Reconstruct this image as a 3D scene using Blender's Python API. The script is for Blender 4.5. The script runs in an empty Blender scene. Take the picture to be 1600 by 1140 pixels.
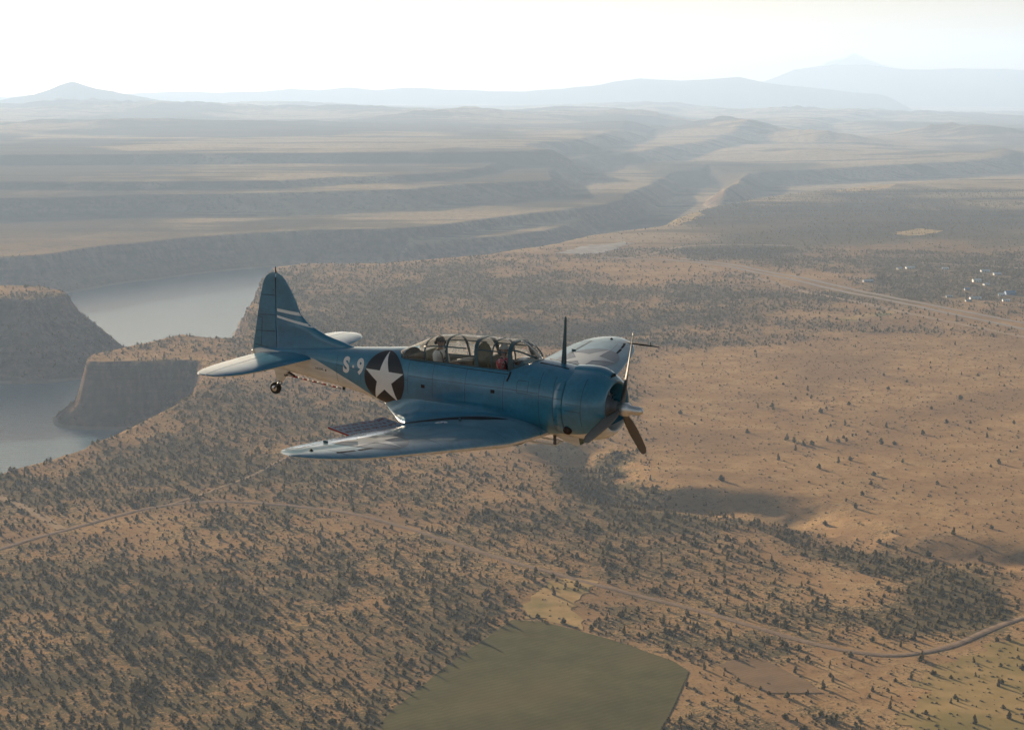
import bpy, bmesh, math, random
import numpy as np
from mathutils import Matrix, Vector
from mathutils.bvhtree import BVHTree

scene = bpy.context.scene
COL = scene.collection
rad = math.radians

# ------------------------------------------------------------------ camera
F_PX, PCX, PCY = 3000.0, 800.0, 570.0        # focal length and centre, in the photograph's pixels
HORIZON = 140.0
CAM_H = 350.0                                # metres above the plateau
PITCH = math.atan((PCY - HORIZON) / F_PX)
cam_d = bpy.data.cameras.new('camera')
cam_d.sensor_width = 36.0
cam_d.lens = F_PX / 1600.0 * 36.0
cam_d.clip_start = 1.0
cam_d.clip_end = 200000.0
cam = bpy.data.objects.new('camera', cam_d)
COL.objects.link(cam)
cam.location = (0, 0, CAM_H)
cam.rotation_euler = (math.pi / 2 - PITCH, 0, 0)
scene.camera = cam

# ------------------------------------------------------------------ sky and sun
SUN_AZ, SUN_EL = rad(-29.5), rad(9.8)       # azimuth from +Y towards +X
world = bpy.data.worlds.new('World')
scene.world = world
world.use_nodes = True
wn, wl = world.node_tree.nodes, world.node_tree.links
wn.clear()
w_out = wn.new('ShaderNodeOutputWorld')
w_bg = wn.new('ShaderNodeBackground')
w_bg.inputs['Strength'].default_value = 0.05
sky = wn.new('ShaderNodeTexSky')
sky.sky_type = 'NISHITA'
sky.sun_disc = False
sky.sun_elevation = SUN_EL
sky.sun_rotation = SUN_AZ
sky.altitude = 900.0
sky.air_density = 1.0
sky.dust_density = 2.5
sky.ozone_density = 1.0
# thin streaks of cloud all round the horizon
w_tc = wn.new('ShaderNodeTexCoord')
w_map = wn.new('ShaderNodeMapping')
w_map.inputs['Scale'].default_value = (9.0, 9.0, 190.0)
w_noise = wn.new('ShaderNodeTexNoise')
w_noise.inputs['Scale'].default_value = 1.6
w_noise.inputs['Detail'].default_value = 5.0
w_ramp = wn.new('ShaderNodeValToRGB')
w_ramp.color_ramp.elements[0].position = 0.52
w_ramp.color_ramp.elements[1].position = 0.72
w_ramp.color_ramp.elements[0].color = (0, 0, 0, 1)
w_ramp.color_ramp.elements[1].color = (1, 1, 1, 1)
w_sep = wn.new('ShaderNodeSeparateXYZ')
w_band = wn.new('ShaderNodeValToRGB')
cr = w_band.color_ramp
cr.elements[0].position = 0.0
cr.elements[0].color = (0, 0, 0, 1)
cr.elements[1].position = 0.022
cr.elements[1].color = (0, 0, 0, 1)
e = cr.elements.new(0.006)
e.color = (0.5, 0.5, 0.5, 1)
e = cr.elements.new(0.012)
e.color = (0.35, 0.35, 0.35, 1)
w_mul = wn.new('ShaderNodeMath')
w_mul.operation = 'MULTIPLY'
w_mix = wn.new('ShaderNodeMix')
w_mix.data_type = 'RGBA'
w_mix.inputs['B'].default_value = (2.2, 2.3, 2.5, 1)
wl.new(w_tc.outputs['Generated'], w_map.inputs['Vector'])
wl.new(w_map.outputs['Vector'], w_noise.inputs['Vector'])
wl.new(w_noise.outputs['Fac'], w_ramp.inputs['Fac'])
wl.new(w_tc.outputs['Generated'], w_sep.inputs['Vector'])
wl.new(w_sep.outputs['Z'], w_band.inputs['Fac'])
wl.new(w_ramp.outputs['Color'], w_mul.inputs[0])
wl.new(w_band.outputs['Color'], w_mul.inputs[1])
wl.new(w_mul.outputs['Value'], w_mix.inputs['Factor'])
w_tint = wn.new('ShaderNodeMix')
w_tint.data_type = 'RGBA'
w_tint.blend_type = 'MULTIPLY'
w_tint.inputs['Factor'].default_value = 1.0
w_tint.inputs['B'].default_value = (0.60, 0.50, 0.40, 1)          # dims and warms the sky light
wl.new(sky.outputs['Color'], w_tint.inputs['A'])
wl.new(w_tint.outputs['Result'], w_mix.inputs['A'])
wl.new(w_mix.outputs['Result'], w_bg.inputs['Color'])
wl.new(w_bg.outputs['Background'], w_out.inputs['Surface'])

sun_d = bpy.data.lights.new('sun', 'SUN')
sun_d.energy = 5.0
sun_d.angle = rad(0.5)
sun_d.color = (1.0, 0.79, 0.56)
sun = bpy.data.objects.new('sun', sun_d)
COL.objects.link(sun)
SUN_DIR = Vector((math.sin(SUN_AZ) * math.cos(SUN_EL), math.cos(SUN_AZ) * math.cos(SUN_EL), math.sin(SUN_EL)))
sun.rotation_euler = SUN_DIR.to_track_quat('Z', 'Y').to_euler()

scene.view_settings.view_transform = 'Standard'
scene.view_settings.look = 'None'
scene.view_settings.gamma = 1.0
scene.view_settings.use_curve_mapping = False
scene.view_settings.exposure = 1.7
scene.render.engine = 'CYCLES'
scene.cycles.use_denoising = True
scene.cycles.max_bounces = 6
scene.cycles.diffuse_bounces = 2
scene.cycles.glossy_bounces = 3
scene.cycles.transparent_max_bounces = 12
scene.cycles.volume_bounces = 1
scene.cycles.sample_clamp_indirect = 4.0

# ------------------------------------------------------------------ helpers
SP, CP = math.sin(PITCH), math.cos(PITCH)
CAM_RIGHT = np.array([1.0, 0, 0])
CAM_UP = np.array([0, SP, CP])
CAM_FWD = np.array([0, CP, -SP])


def at(px, py, z=0.0):
    """World point of height z that the photograph shows at this pixel."""
    d = CAM_RIGHT * (px - PCX) / F_PX - CAM_UP * (py - PCY) / F_PX + CAM_FWD
    t = (z - CAM_H) / d[2]
    return np.array([d[0] * t, d[1] * t, z])


def to_px(x, y, z):
    dz = z - CAM_H
    fwd = y * CP - dz * SP
    up = y * SP + dz * CP
    fwd = np.where(fwd < 1, 1, fwd)
    return PCX + F_PX * x / fwd, PCY - F_PX * up / fwd


def tag(o, label=None, cat=None, group=None, kind=None):
    if label:
        o['label'] = label
    if cat:
        o['category'] = cat
    if group:
        o['group'] = group
    if kind:
        o['kind'] = kind
    return o


def link(name, me, parent=None, mat=None, smooth=False):
    o = bpy.data.objects.new(name, me)
    COL.objects.link(o)
    if parent is not None:
        o.parent = parent
    if mat is not None:
        me.materials.clear()
        for m in (mat if isinstance(mat, (list, tuple)) else [mat]):
            me.materials.append(m)
    if smooth:
        me.polygons.foreach_set('use_smooth', [True] * len(me.polygons))
    return o


def mesh_obj(name, verts, faces, mat=None, parent=None, smooth=False):
    me = bpy.data.meshes.new(name)
    me.from_pydata([tuple(map(float, v)) for v in verts], [], [tuple(int(i) for i in f) for f in faces])
    me.update()
    return link(name, me, parent, mat, smooth)


def bm_obj(name, bm, mat=None, parent=None, smooth=False):
    me = bpy.data.meshes.new(name)
    bm.to_mesh(me)
    bm.free()
    return link(name, me, parent, mat, smooth)


def empty(name, loc=(0, 0, 0), parent=None):
    o = bpy.data.objects.new(name, None)
    COL.objects.link(o)
    o.location = loc
    o.empty_display_size = 1.0
    if parent is not None:
        o.parent = parent
    return o


def add_box(bm, c, s, rot=None, taper=1.0):
    vs = []
    for sx in (-1, 1):
        for sy in (-1, 1):
            for sz in (-1, 1):
                k = taper if sz > 0 else 1.0
                v = Vector((sx * s[0] / 2 * k, sy * s[1] / 2 * k, sz * s[2] / 2))
                if rot is not None:
                    v = rot @ v
                vs.append(bm.verts.new(v + Vector(c)))
    for f in ((0, 1, 3, 2), (4, 6, 7, 5), (0, 4, 5, 1), (2, 3, 7, 6), (0, 2, 6, 4), (1, 5, 7, 3)):
        bm.faces.new([vs[i] for i in f])


def add_tube(bm, pts, r, n=8, caps=True):
    pts = [Vector(p) for p in pts]
    rs = r if isinstance(r, (list, tuple)) else [r] * len(pts)
    rings = []
    up = None
    for i, p in enumerate(pts):
        d = (pts[min(i + 1, len(pts) - 1)] - pts[max(i - 1, 0)]).normalized()
        if up is None:
            a = Vector((0, 0, 1)) if abs(d.z) < 0.9 else Vector((0, 1, 0))
            up = d.cross(a).normalized()
        up = (up - d * up.dot(d)).normalized()
        w = d.cross(up)
        rings.append([bm.verts.new(p + (up * math.cos(2 * math.pi * k / n) + w * math.sin(2 * math.pi * k / n)) * rs[i]) for k in range(n)])
    for a, b in zip(rings[:-1], rings[1:]):
        for k in range(n):
            bm.faces.new((a[k], a[(k + 1) % n], b[(k + 1) % n], b[k]))
    if caps:
        bm.faces.new(rings[0][::-1])
        bm.faces.new(rings[-1])


def add_lathe(bm, prof, n=32, origin=(0, 0, 0)):
    """Revolve (x, r) pairs round the X axis."""
    rings = []
    for x, r in prof:
        if r < 1e-5:
            rings.append([bm.verts.new((x + origin[0], origin[1], origin[2]))])
        else:
            rings.append([bm.verts.new((x + origin[0], origin[1] + r * math.cos(2 * math.pi * k / n), origin[2] + r * math.sin(2 * math.pi * k / n))) for k in range(n)])
    for a, b in zip(rings[:-1], rings[1:]):
        for k in range(n):
            k2 = (k + 1) % n
            if len(a) == 1 and len(b) == 1:
                continue
            if len(a) == 1:
                bm.faces.new((a[0], b[k2], b[k]))
            elif len(b) == 1:
                bm.faces.new((a[k], a[k2], b[0]))
            else:
                bm.faces.new((a[k], a[k2], b[k2], b[k]))


# ------------------------------------------------------------------ value noise
def _hash(ix, iy, seed):
    h = (ix.astype(np.int64) * 374761393 + iy.astype(np.int64) * 668265263 + seed * 974711) & 0xFFFFFFFF
    h = ((h ^ (h >> 13)) * 1274126177) & 0xFFFFFFFF
    h = h ^ (h >> 16)
    return (h & 0xFFFF) / 65535.0


def vnoise(x, y, seed=0):
    ix, iy = np.floor(x), np.floor(y)
    fx, fy = x - ix, y - iy
    fx = fx * fx * fx * (fx * (fx * 6 - 15) + 10)
    fy = fy * fy * fy * (fy * (fy * 6 - 15) + 10)
    a, b = _hash(ix, iy, seed), _hash(ix + 1, iy, seed)
    c, d = _hash(ix, iy + 1, seed), _hash(ix + 1, iy + 1, seed)
    return (a * (1 - fx) + b * fx) * (1 - fy) + (c * (1 - fx) + d * fx) * fy


def fbm(x, y, scale, octaves=4, seed=0, gain=0.5):
    s, amp, tot = 0.0, 1.0, 0.0
    f = 1.0 / scale
    for i in range(octaves):
        s = s + amp * vnoise(x * f + 17.3 * i, y * f - 9.1 * i, seed + i * 31)
        tot += amp
        amp *= gain
        f *= 2.03
    return s / tot


def sstep(a, b, x):
    t = np.clip((x - a) / (b - a), 0, 1)
    return t * t * (3 - 2 * t)


def seg_dist(x, y, pts):
    """Distance to a polyline, and the nearest position along it (0..1)."""
    best = np.full(x.shape, 1e18)
    along = np.zeros(x.shape)
    n = len(pts) - 1
    for i in range(n):
        ax, ay = pts[i][0], pts[i][1]
        bx, by = pts[i + 1][0] - ax, pts[i + 1][1] - ay
        t = np.clip(((x - ax) * bx + (y - ay) * by) / (bx * bx + by * by + 1e-9), 0, 1)
        d = (x - ax - t * bx) ** 2 + (y - ay - t * by) ** 2
        m = d < best
        best = np.where(m, d, best)
        along = np.where(m, (i + t) / n, along)
    return np.sqrt(best), along


def in_poly(x, y, pts):
    c = np.zeros(x.shape, bool)
    n = len(pts)
    for i in range(n):
        x1, y1 = pts[i][0], pts[i][1]
        x2, y2 = pts[(i + 1) % n][0], pts[(i + 1) % n][1]
        if y1 == y2:
            continue
        c ^= ((y1 > y) != (y2 > y)) & (x < (x2 - x1) * (y - y1) / (y2 - y1) + x1)
    return c


def sdf(x, y, pts):
    """Signed distance, positive inside."""
    d, _ = seg_dist(x, y, list(pts) + [pts[0]])
    return np.where(in_poly(x, y, pts), d, -d)


# ------------------------------------------------------------------ node helper
def new_mat(name):
    m = bpy.data.materials.new(name)
    m.use_nodes = True
    nt = m.node_tree
    b = nt.nodes.get('Principled BSDF')
    return m, nt, b


def simple_mat(name, col, rough=0.5, metal=0.0, spec=0.5, noise=0.0, nscale=6.0, coat=0.0, coords='Object', bump=0.0):
    m, nt, b = new_mat(name)
    b.inputs['Base Color'].default_value = (*col, 1)
    b.inputs['Roughness'].default_value = rough
    b.inputs['Metallic'].default_value = metal
    b.inputs['Specular IOR Level'].default_value = spec
    b.inputs['Coat Weight'].default_value = coat
    if noise > 0:
        tc = nt.nodes.new('ShaderNodeTexCoord')
        nz = nt.nodes.new('ShaderNodeTexNoise')
        nz.inputs['Scale'].default_value = nscale
        nz.inputs['Detail'].default_value = 5
        mx = nt.nodes.new('ShaderNodeMix')
        mx.data_type = 'RGBA'
        mx.inputs['A'].default_value = tuple(c * (1 - noise) for c in col) + (1,)
        mx.inputs['B'].default_value = tuple(min(1, c * (1 + noise)) for c in col) + (1,)
        nt.links.new(tc.outputs[coords], nz.inputs['Vector'])
        nt.links.new(nz.outputs['Fac'], mx.inputs['Factor'])
        nt.links.new(mx.outputs['Result'], b.inputs['Base Color'])
        if bump > 0:
            bp = nt.nodes.new('ShaderNodeBump')
            bp.inputs['Strength'].default_value = bump
            nt.links.new(nz.outputs['Fac'], bp.inputs['Height'])
            nt.links.new(bp.outputs['Normal'], b.inputs['Normal'])
    return m

# ------------------------------------------------------------------ terrain
LAKE_Z = -80.0
BED_Z = -88.0
rnd = random.Random(7)


def world_poly(px_pts, z, extra=()):
    return [tuple(at(a, b, z)[:2]) for a, b in px_pts] + list(extra)


RIM_A = [(-900, 1150), (-300, 830), (17, 732), (95, 711), (133, 694), (177, 676), (221, 657), (268, 637), (294, 618), (311, 593), (311, 566),
         (265, 565), (221, 567), (185, 567), (158, 567), (140, 566), (134, 559), (148, 552), (202, 540), (237, 533), (284, 522), (332, 528), (376, 530),
         (390, 524), (384, 505), (389, 482), (400, 455), (412, 432), (428, 417), (470, 412), (540, 412), (600, 413), (680, 405), (760, 398), (830, 385), (900, 372), (965, 360),
         (1010, 354), (1040, 350), (1060, 340), (1095, 327), (1150, 315), (1225, 303), (1300, 295), (1380, 288), (1450, 282), (1580, 277), (1750, 268), (2300, 245)]
POLY_A = world_poly(RIM_A, 0.0, [(16000.0, 5000.0), (16000.0, -16000.0), (-16000.0, -16000.0), (-16000.0, 300.0)])
RIM_M = [(-1200, 480), (-200, 476), (-60, 470), (17, 469), (50, 471), (80, 466), (98, 461), (102, 457), (90, 453), (60, 447), (17, 446), (-200, 446), (-1200, 446)]
POLY_M = world_poly(RIM_M, 30.0)
RIM_B1 = [(-1500, 440), (-400, 415), (17, 402), (80, 398), (140, 390), (190, 384), (230, 381), (310, 372), (400, 364), (500, 359), (600, 360), (660, 357), (695, 352), (760, 340),
          (930, 322), (985, 312), (1012, 298), (1040, 281), (1072, 266), (1108, 261), (1152, 269), (1124, 296), (1132, 300), (1188, 269), (1300, 263), (1400, 259), (1500, 253), (1600, 246), (1900, 230), (2600, 205)]
FARZ = [(60000.0, 48000.0), (-60000.0, 48000.0)]
POLY_B1 = world_poly(RIM_B1, 0.0, FARZ)
RIM_N = [(628, 385), (640, 382), (700, 376), (760, 371), (800, 368), (850, 360), (885, 350), (900, 342), (920, 332), (945, 322), (900, 315), (800, 330), (700, 350), (640, 362)]
POLY_N = world_poly(RIM_N, -25.0)
RIM_B2 = [(-1500, 345), (-400, 325), (17, 312), (120, 310), (200, 307), (300, 305), (420, 301), (520, 299), (620, 297), (700, 292), (800, 288), (870, 285), (890, 287), (900, 280), (880, 268), (900, 250)]
POLY_B2 = world_poly(RIM_B2, 48.0, [(6000.0, 30000.0), (-60000.0, 48000.0)])
RIM_B3 = [(-1500, 290), (-300, 285), (300, 284), (420, 283), (520, 277), (600, 276), (700, 272), (790, 262), (800, 250)]
POLY_B3 = world_poly(RIM_B3, 70.0, [(3000.0, 30000.0), (-60000.0, 48000.0)])
RIM_B4 = [(-1500, 250), (200, 250), (400, 247), (530, 245), (620, 242), (700, 240), (780, 238), (850, 237), (880, 233), (860, 225)]
POLY_B4 = world_poly(RIM_B4, 105.0, [(3000.0, 34000.0), (-60000.0, 48000.0)])
# separate hills on the plain beyond: pixel of the foot's centre, height, half-width across, half-depth, turn
HILLS = [(1180, 220, 95, 500, 900, 0.2), (1130, 214, 80, 420, 700, -0.3), (1290, 226, 60, 500, 900, 0.1), (1540, 214, 130, 520, 1000, -0.2), (1470, 216, 75, 330, 700, 0.4),
         (1090, 208, 85, 500, 1000, 0.1), (975, 205, 70, 560, 900, 0.2), (1360, 203, 90, 900, 1400, 0.1), (1010, 222, 45, 420, 700, 0.5), (760, 206, 110, 900, 1500, 0.1),
         (880, 196, 90, 900, 1600, 0.1), (690, 212, 80, 700, 1200, 0.1), (560, 200, 100, 1100, 1700, 0.1), (200, 228, 70, 1700, 1300, 0.05), (240, 200, 120, 1400, 2500, 0.1),
         (1560, 244, 50, 600, 500, 0.1), (1240, 240, 35, 500, 500, 0.1), (90, 196, 130, 1300, 2600, 0.0), (1240, 188, 100, 1500, 2600, 0.0), (1480, 186, 110, 1300, 2600, 0.0),
         (420, 186, 130, 1500, 3000, 0.0), (1000, 182, 110, 1500, 3000, 0.0)]
HOLLOW = [at(885, 705)[:2], at(915, 722)[:2], at(950, 748)[:2], at(985, 772)[:2], at(1040, 778)[:2], at(1110, 781)[:2], at(1180, 784)[:2], at(1240, 796)[:2],
          at(1285, 815)[:2], at(1340, 838)[:2], at(1400, 850)[:2], at(1470, 857)[:2], at(1620, 868)[:2]]
SWALE = [at(820, 512)[:2], at(880, 516)[:2], at(930, 515)[:2], at(985, 512)[:2]]


def cliff(d, top, foot, part=0.5, talus=0.6, w=16.0):
    """Height at signed distance d of a mesa's rim: flat top, rock face, talus below."""
    H = top - foot
    s = -d
    face = part * H
    h = np.where(s < 0, top, np.where(s < w, top - face * np.clip(s, 0, w) / w, top - face - (s - w) * talus))
    return np.where(h > foot, h, BED_Z)


def terrain(x, y):
    x = np.asarray(x, float)
    y = np.asarray(y, float)
    dist = np.hypot(x, y)
    wob_near = (fbm(x, y, 160, 3, 3) - 0.5) * 60 + (fbm(x, y, 38, 3, 9) - 0.5) * 22
    wob_far = (fbm(x, y, 1100, 4, 13, 0.4) - 0.5) * 420
    floor_ = BED_Z + 34.0 * sstep(4900, 6000, y)          # the canyon floor climbs upstream
    z = floor_.copy()
    base = np.full(x.shape, BED_Z)

    def mesa(poly, top, foot, near, far, wobble=1.0, hi=None, wobf=0.0, part=0.5, talus=0.6):
        m = (dist > near) & (dist < far)
        if not m.any():
            return
        d = sdf(x[m], y[m], poly) + wob_near[m] * wobble + wob_far[m] * wobf
        t = top if hi is None else top + hi[m]
        h = cliff(d, t, foot, part, talus, np.maximum(16.0, (dist[m] - 2500.0) * 0.014))
        z[m] = np.maximum(z[m], np.maximum(h, floor_[m]))

    roll = (fbm(x, y, 900, 3, 21) - 0.5) * 16 + (fbm(x, y, 260, 3, 22) - 0.5) * 7 + (fbm(x, y, 60, 3, 25) - 0.5) * 1.6
    roll = roll * sstep(200, 900, dist)
    far_roll = (fbm(x, y, 2600, 4, 41) - 0.5) * 70 * sstep(7000, 12000, dist) + (fbm(x, y, 700, 4, 47) - 0.5) * 36 * sstep(6500, 9000, dist)
    mesa(POLY_A, 0.0, BED_Z, -1, 16000, 0.3, roll * 0.7, 0.0, 0.62, 0.9)
    mesa(POLY_M, 30.0, BED_Z, 1500, 6000, 0.3, roll * 0.5, 0.0, 0.25, 0.85)
    mesa(POLY_N, -25.0, BED_Z, 3000, 9000, 0.3, roll * 0.4, 0.15)
    mesa(POLY_B1, 0.0, BED_Z, 3000, 1e9, 0.1, roll * 0.6 + far_roll, 0.4)
    mesa(POLY_B2, 48.0, -20.0, 4500, 1e9, 0.0, roll * 0.5 + far_roll * 0.5, 0.7)
    mesa(POLY_B3, 70.0, 20.0, 6000, 1e9, 0.0, far_roll * 0.5, 1.0)
    mesa(POLY_B4, 105.0, 40.0, 7500, 1e9, 0.0, far_roll * 0.6, 1.2)
    rough = fbm(x, y, 420, 5, 77)
    gully = 1 - 2 * np.abs(fbm(x, y, 480, 4, 83, 0.55) - 0.5) * 2.2
    for (px, py, h, wx, wy, tr) in HILLS:
        c = at(px, py, 0.0)
        dx, dy = x - c[0], y - c[1]
        u = (dx * math.cos(tr) + dy * math.sin(tr)) / wx
        v = (-dx * math.sin(tr) + dy * math.cos(tr)) / wy
        r = np.sqrt(u * u + v * v)
        bump = np.clip(1 - r * 0.55, 0, 1)
        z += 0.72 * h * (bump ** 1.5) * (0.40 + 0.85 * rough + 0.45 * gully)
    # the wooded hollow and draw on the near plateau: steep on its far side, gentle on ours
    d, al = seg_dist(x, y, HOLLOW)
    depth = 15.0 * (0.6 + 0.6 * fbm(x, y, 70, 3, 5)) * (1 - sstep(0.6, 1.0, al) * 0.35)
    k = np.exp(-(d / (24.0 + 18.0 * fbm(x, y, 60, 3, 6))) ** 2)
    z = np.where(dist < 4000, z - depth * k, z)
    d, al = seg_dist(x, y, SWALE)
    z = np.where(dist < 6000, z - 14 * np.exp(-(d / 70.0) ** 2), z)
    return z


HALF = rad(18.5)
ang = np.concatenate([np.arange(-180, -60, 6.0), np.arange(-60, -18.5, 2.5), np.degrees(np.linspace(-HALF, HALF, 590)), np.arange(21, 60, 2.5), np.arange(60, 180.1, 6.0)])
ang = np.radians(ang)
pp = np.arange(1080, 62, -1.22)
rads = np.concatenate([[2, 60, 150, 260, 400, 560, 700, 820, 900, 945], CAM_H * F_PX / pp, np.geomspace(CAM_H * F_PX / 61.0, 44000, 130)])
AA, RR = np.meshgrid(ang, rads)
GX, GY = RR * np.sin(AA), RR * np.cos(AA)
GZ = terrain(GX.ravel(), GY.ravel()).reshape(GX.shape)
nr, na = GX.shape


def slope_of(Z):
    gy = np.gradient(Z, axis=0) / np.maximum(np.gradient(RR, axis=0), 1e-3)
    gx = np.gradient(Z, axis=1) / np.maximum(np.gradient(AA, axis=1) * RR, 1e-3)
    return np.hypot(gx, gy)


GSLOPE = slope_of(GZ)


def ground_z(x, y):
    """Height of the terrain sheet itself (bilinear on its grid)."""
    x = np.asarray(x, float)
    y = np.asarray(y, float)
    a = np.arctan2(x, y)
    r = np.hypot(x, y)
    i = np.clip(np.searchsorted(rads, r) - 1, 0, nr - 2)
    j = np.clip(np.searchsorted(ang, a) - 1, 0, na - 2)
    u = (r - rads[i]) / (rads[i + 1] - rads[i])
    v = (a - ang[j]) / (ang[j + 1] - ang[j])
    return (GZ[i, j] * (1 - u) + GZ[i + 1, j] * u) * (1 - v) + (GZ[i, j + 1] * (1 - u) + GZ[i + 1, j + 1] * u) * v


# where the juniper grows: regions traced on the photograph, then softened with noise
PXL = {
    'bare': ([(1010, 560), (1120, 540), (1300, 530), (1600, 530), (1900, 530), (1900, 880), (1590, 880), (1470, 845), (1290, 805), (1150, 770), (1040, 730), (985, 690), (1000, 620)], 0.04),
    'pale': ([(1030, 700), (1200, 700), (1240, 790), (1140, 765), (1040, 745)], 0.02),
    'settlement': ([(1345, 440), (1400, 415), (1480, 410), (1620, 425), (1620, 470), (1480, 472), (1380, 460)], 1.7),
    'dense_band': ([(1060, 480), (1180, 470), (1180, 525), (1060, 530), (860, 520), (800, 500)], 1.25),
    'dark_far': ([(1170, 300), (1600, 272), (1900, 262), (1900, 315), (1600, 335), (1400, 340), (1160, 335), (1060, 345)], 2.0),
    'dark_far2': ([(1040, 385), (1200, 360), (1500, 340), (1600, 330), (1600, 352), (1480, 372), (1250, 385), (1180, 405), (1080, 405)], 2.0),
    'bay_side': ([(440, 415), (560, 412), (760, 402), (640, 450), (480, 470)], 1.0),
    'low_left': ([(-200, 905), (60, 880), (420, 840), (700, 880), (800, 960), (700, 1200), (-200, 1200)], 1.5),
    'road_side': ([(640, 840), (1000, 930), (1300, 1020), (1120, 1040), (940, 1000), (945, 905), (830, 900), (800, 960), (690, 900)], 1.15),
    'beyond_road': ([(480, 790), (620, 740), (860, 760), (1000, 815), (1250, 870), (1300, 1000), (1000, 925), (700, 840), (560, 800)], 1.15),
    'right_grove': ([(1400, 880), (1500, 900), (1580, 950), (1540, 1000), (1430, 990), (1380, 930)], 2.4),
    'grove_road': ([(1280, 960), (1460, 960), (1470, 1005), (1380, 1015), (1260, 990)], 1.7),
    'hollow': ([(880, 705), (970, 705), (985, 760), (1000, 800), (930, 790), (880, 760)], 2.4),
    'draw': ([(985, 775), (1250, 790), (1330, 835), (1460, 860), (1460, 880), (1330, 870), (1200, 825), (1000, 815)], 1.9),
    'tan_patch': ([(835, 910), (930, 905), (930, 990), (860, 985), (820, 950)], 0.12),
    'low_right': ([(1430, 1035), (1600, 985), (1900, 985), (1900, 1300), (1300, 1300), (1380, 1060)], 0.35),
    'rim_strip': ([(17, 732), (133, 694), (268, 637), (311, 593), (330, 600), (290, 650), (150, 715), (17, 760)], 0.5),
    'behind_tail': ([(280, 640), (360, 590), (520, 600), (620, 690), (440, 690), (300, 690)], 1.15),
}
PXW = {k: (world_poly(v[0], 0.0), v[1]) for k, v in PXL.items()}


def veg_density(x, y):
    dist = np.hypot(x, y)
    n = fbm(x, y, 300, 4, 61)
    n2 = fbm(x, y, 110, 3, 63)
    v = 0.24 + 1.5 * sstep(0.36, 0.68, 0.55 * n + 0.45 * n2)
    near = dist < 9000
    jx = x + (fbm(x, y, 60, 2, 65) - 0.5) * 60
    jy = y + (fbm(x, y, 120, 2, 66) - 0.5) * 160
    for k, (poly, val) in PXW.items():
        m = near & in_poly(jx, jy, poly)
        v = np.where(m, val * (0.45 + 1.1 * n2), v)
    return v


vv = veg_density(GX.ravel(), GY.ravel()).reshape(GX.shape)
for _ in range(3):                                   # soften the traced outlines
    vv = sum(np.roll(vv, k, 0) for k in range(-4, 5)) / 9
    vv = sum(np.roll(vv, k, 1) for k in range(-6, 7)) / 13
vv = vv.ravel()
dd = np.hypot(GX, GY).ravel()
# large pale grassland against darker scrub on the rangeland beyond the canyon; the spur's sunlit streak is painted in too
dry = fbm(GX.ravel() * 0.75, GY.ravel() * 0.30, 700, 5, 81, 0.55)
DRY_LIT_PX = [[(1000, 222), (1240, 214), (1500, 225), (1400, 250), (1200, 258), (1000, 252), (880, 240)], [(1070, 187), (1380, 183), (1360, 196), (1100, 197)], [(100, 268), (500, 256), (540, 268), (200, 276)],
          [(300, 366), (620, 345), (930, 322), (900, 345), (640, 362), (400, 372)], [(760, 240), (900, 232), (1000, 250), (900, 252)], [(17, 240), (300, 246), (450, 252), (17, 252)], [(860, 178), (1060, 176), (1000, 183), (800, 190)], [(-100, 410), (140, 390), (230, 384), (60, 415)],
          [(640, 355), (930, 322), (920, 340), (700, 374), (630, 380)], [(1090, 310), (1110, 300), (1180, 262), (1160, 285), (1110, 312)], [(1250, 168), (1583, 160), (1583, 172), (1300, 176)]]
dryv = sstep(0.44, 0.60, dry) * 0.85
for pl in DRY_LIT_PX:
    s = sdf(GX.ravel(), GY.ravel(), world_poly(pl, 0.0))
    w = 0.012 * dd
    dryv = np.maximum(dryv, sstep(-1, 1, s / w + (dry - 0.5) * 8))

me = bpy.data.meshes.new('ground')
nv = nr * na
co = np.stack([GX.ravel(), GY.ravel(), GZ.ravel()], 1).astype(np.float32)
ii, jj = np.meshgrid(np.arange(nr - 1), np.arange(na - 1), indexing='ij')
q = np.stack([ii * na + jj, ii * na + jj + 1, (ii + 1) * na + jj + 1, (ii + 1) * na + jj], -1).reshape(-1, 4)[:, ::-1]
me.vertices.add(nv)
me.vertices.foreach_set('co', co.ravel())
me.loops.add(q.size)
me.loops.foreach_set('vertex_index', q.ravel().astype(np.int32))
me.polygons.add(len(q))
me.polygons.foreach_set('loop_start', np.arange(0, q.size, 4, dtype=np.int32))
me.polygons.foreach_set('loop_total', np.full(len(q), 4, np.int32))
me.update(calc_edges=True)
me.polygons.foreach_set('use_smooth', np.ones(len(q), bool))
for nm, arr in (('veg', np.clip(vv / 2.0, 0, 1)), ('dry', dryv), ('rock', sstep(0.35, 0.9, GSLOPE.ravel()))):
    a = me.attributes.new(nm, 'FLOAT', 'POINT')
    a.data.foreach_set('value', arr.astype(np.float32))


def attr(nt, nm):
    n = nt.nodes.new('ShaderNodeAttribute')
    n.attribute_name = nm
    return n.outputs['Fac']


def nmix(nt, fac, a, b):
    n = nt.nodes.new('ShaderNodeMix')
    n.data_type = 'RGBA'
    for k, v in (('Factor', fac), ('A', a), ('B', b)):
        if isinstance(v, (int, float)):
            n.inputs[k].default_value = v
        elif isinstance(v, tuple):
            n.inputs[k].default_value = (*v, 1)
        else:
            nt.links.new(v, n.inputs[k])
    return n.outputs['Result']


def nnoise(nt, vec, scale, detail=4, rough=0.55):
    n = nt.nodes.new('ShaderNodeTexNoise')
    n.inputs['Scale'].default_value = scale
    n.inputs['Detail'].default_value = detail
    n.inputs['Roughness'].default_value = rough
    nt.links.new(vec, n.inputs['Vector'])
    return n.outputs['Fac']


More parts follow.
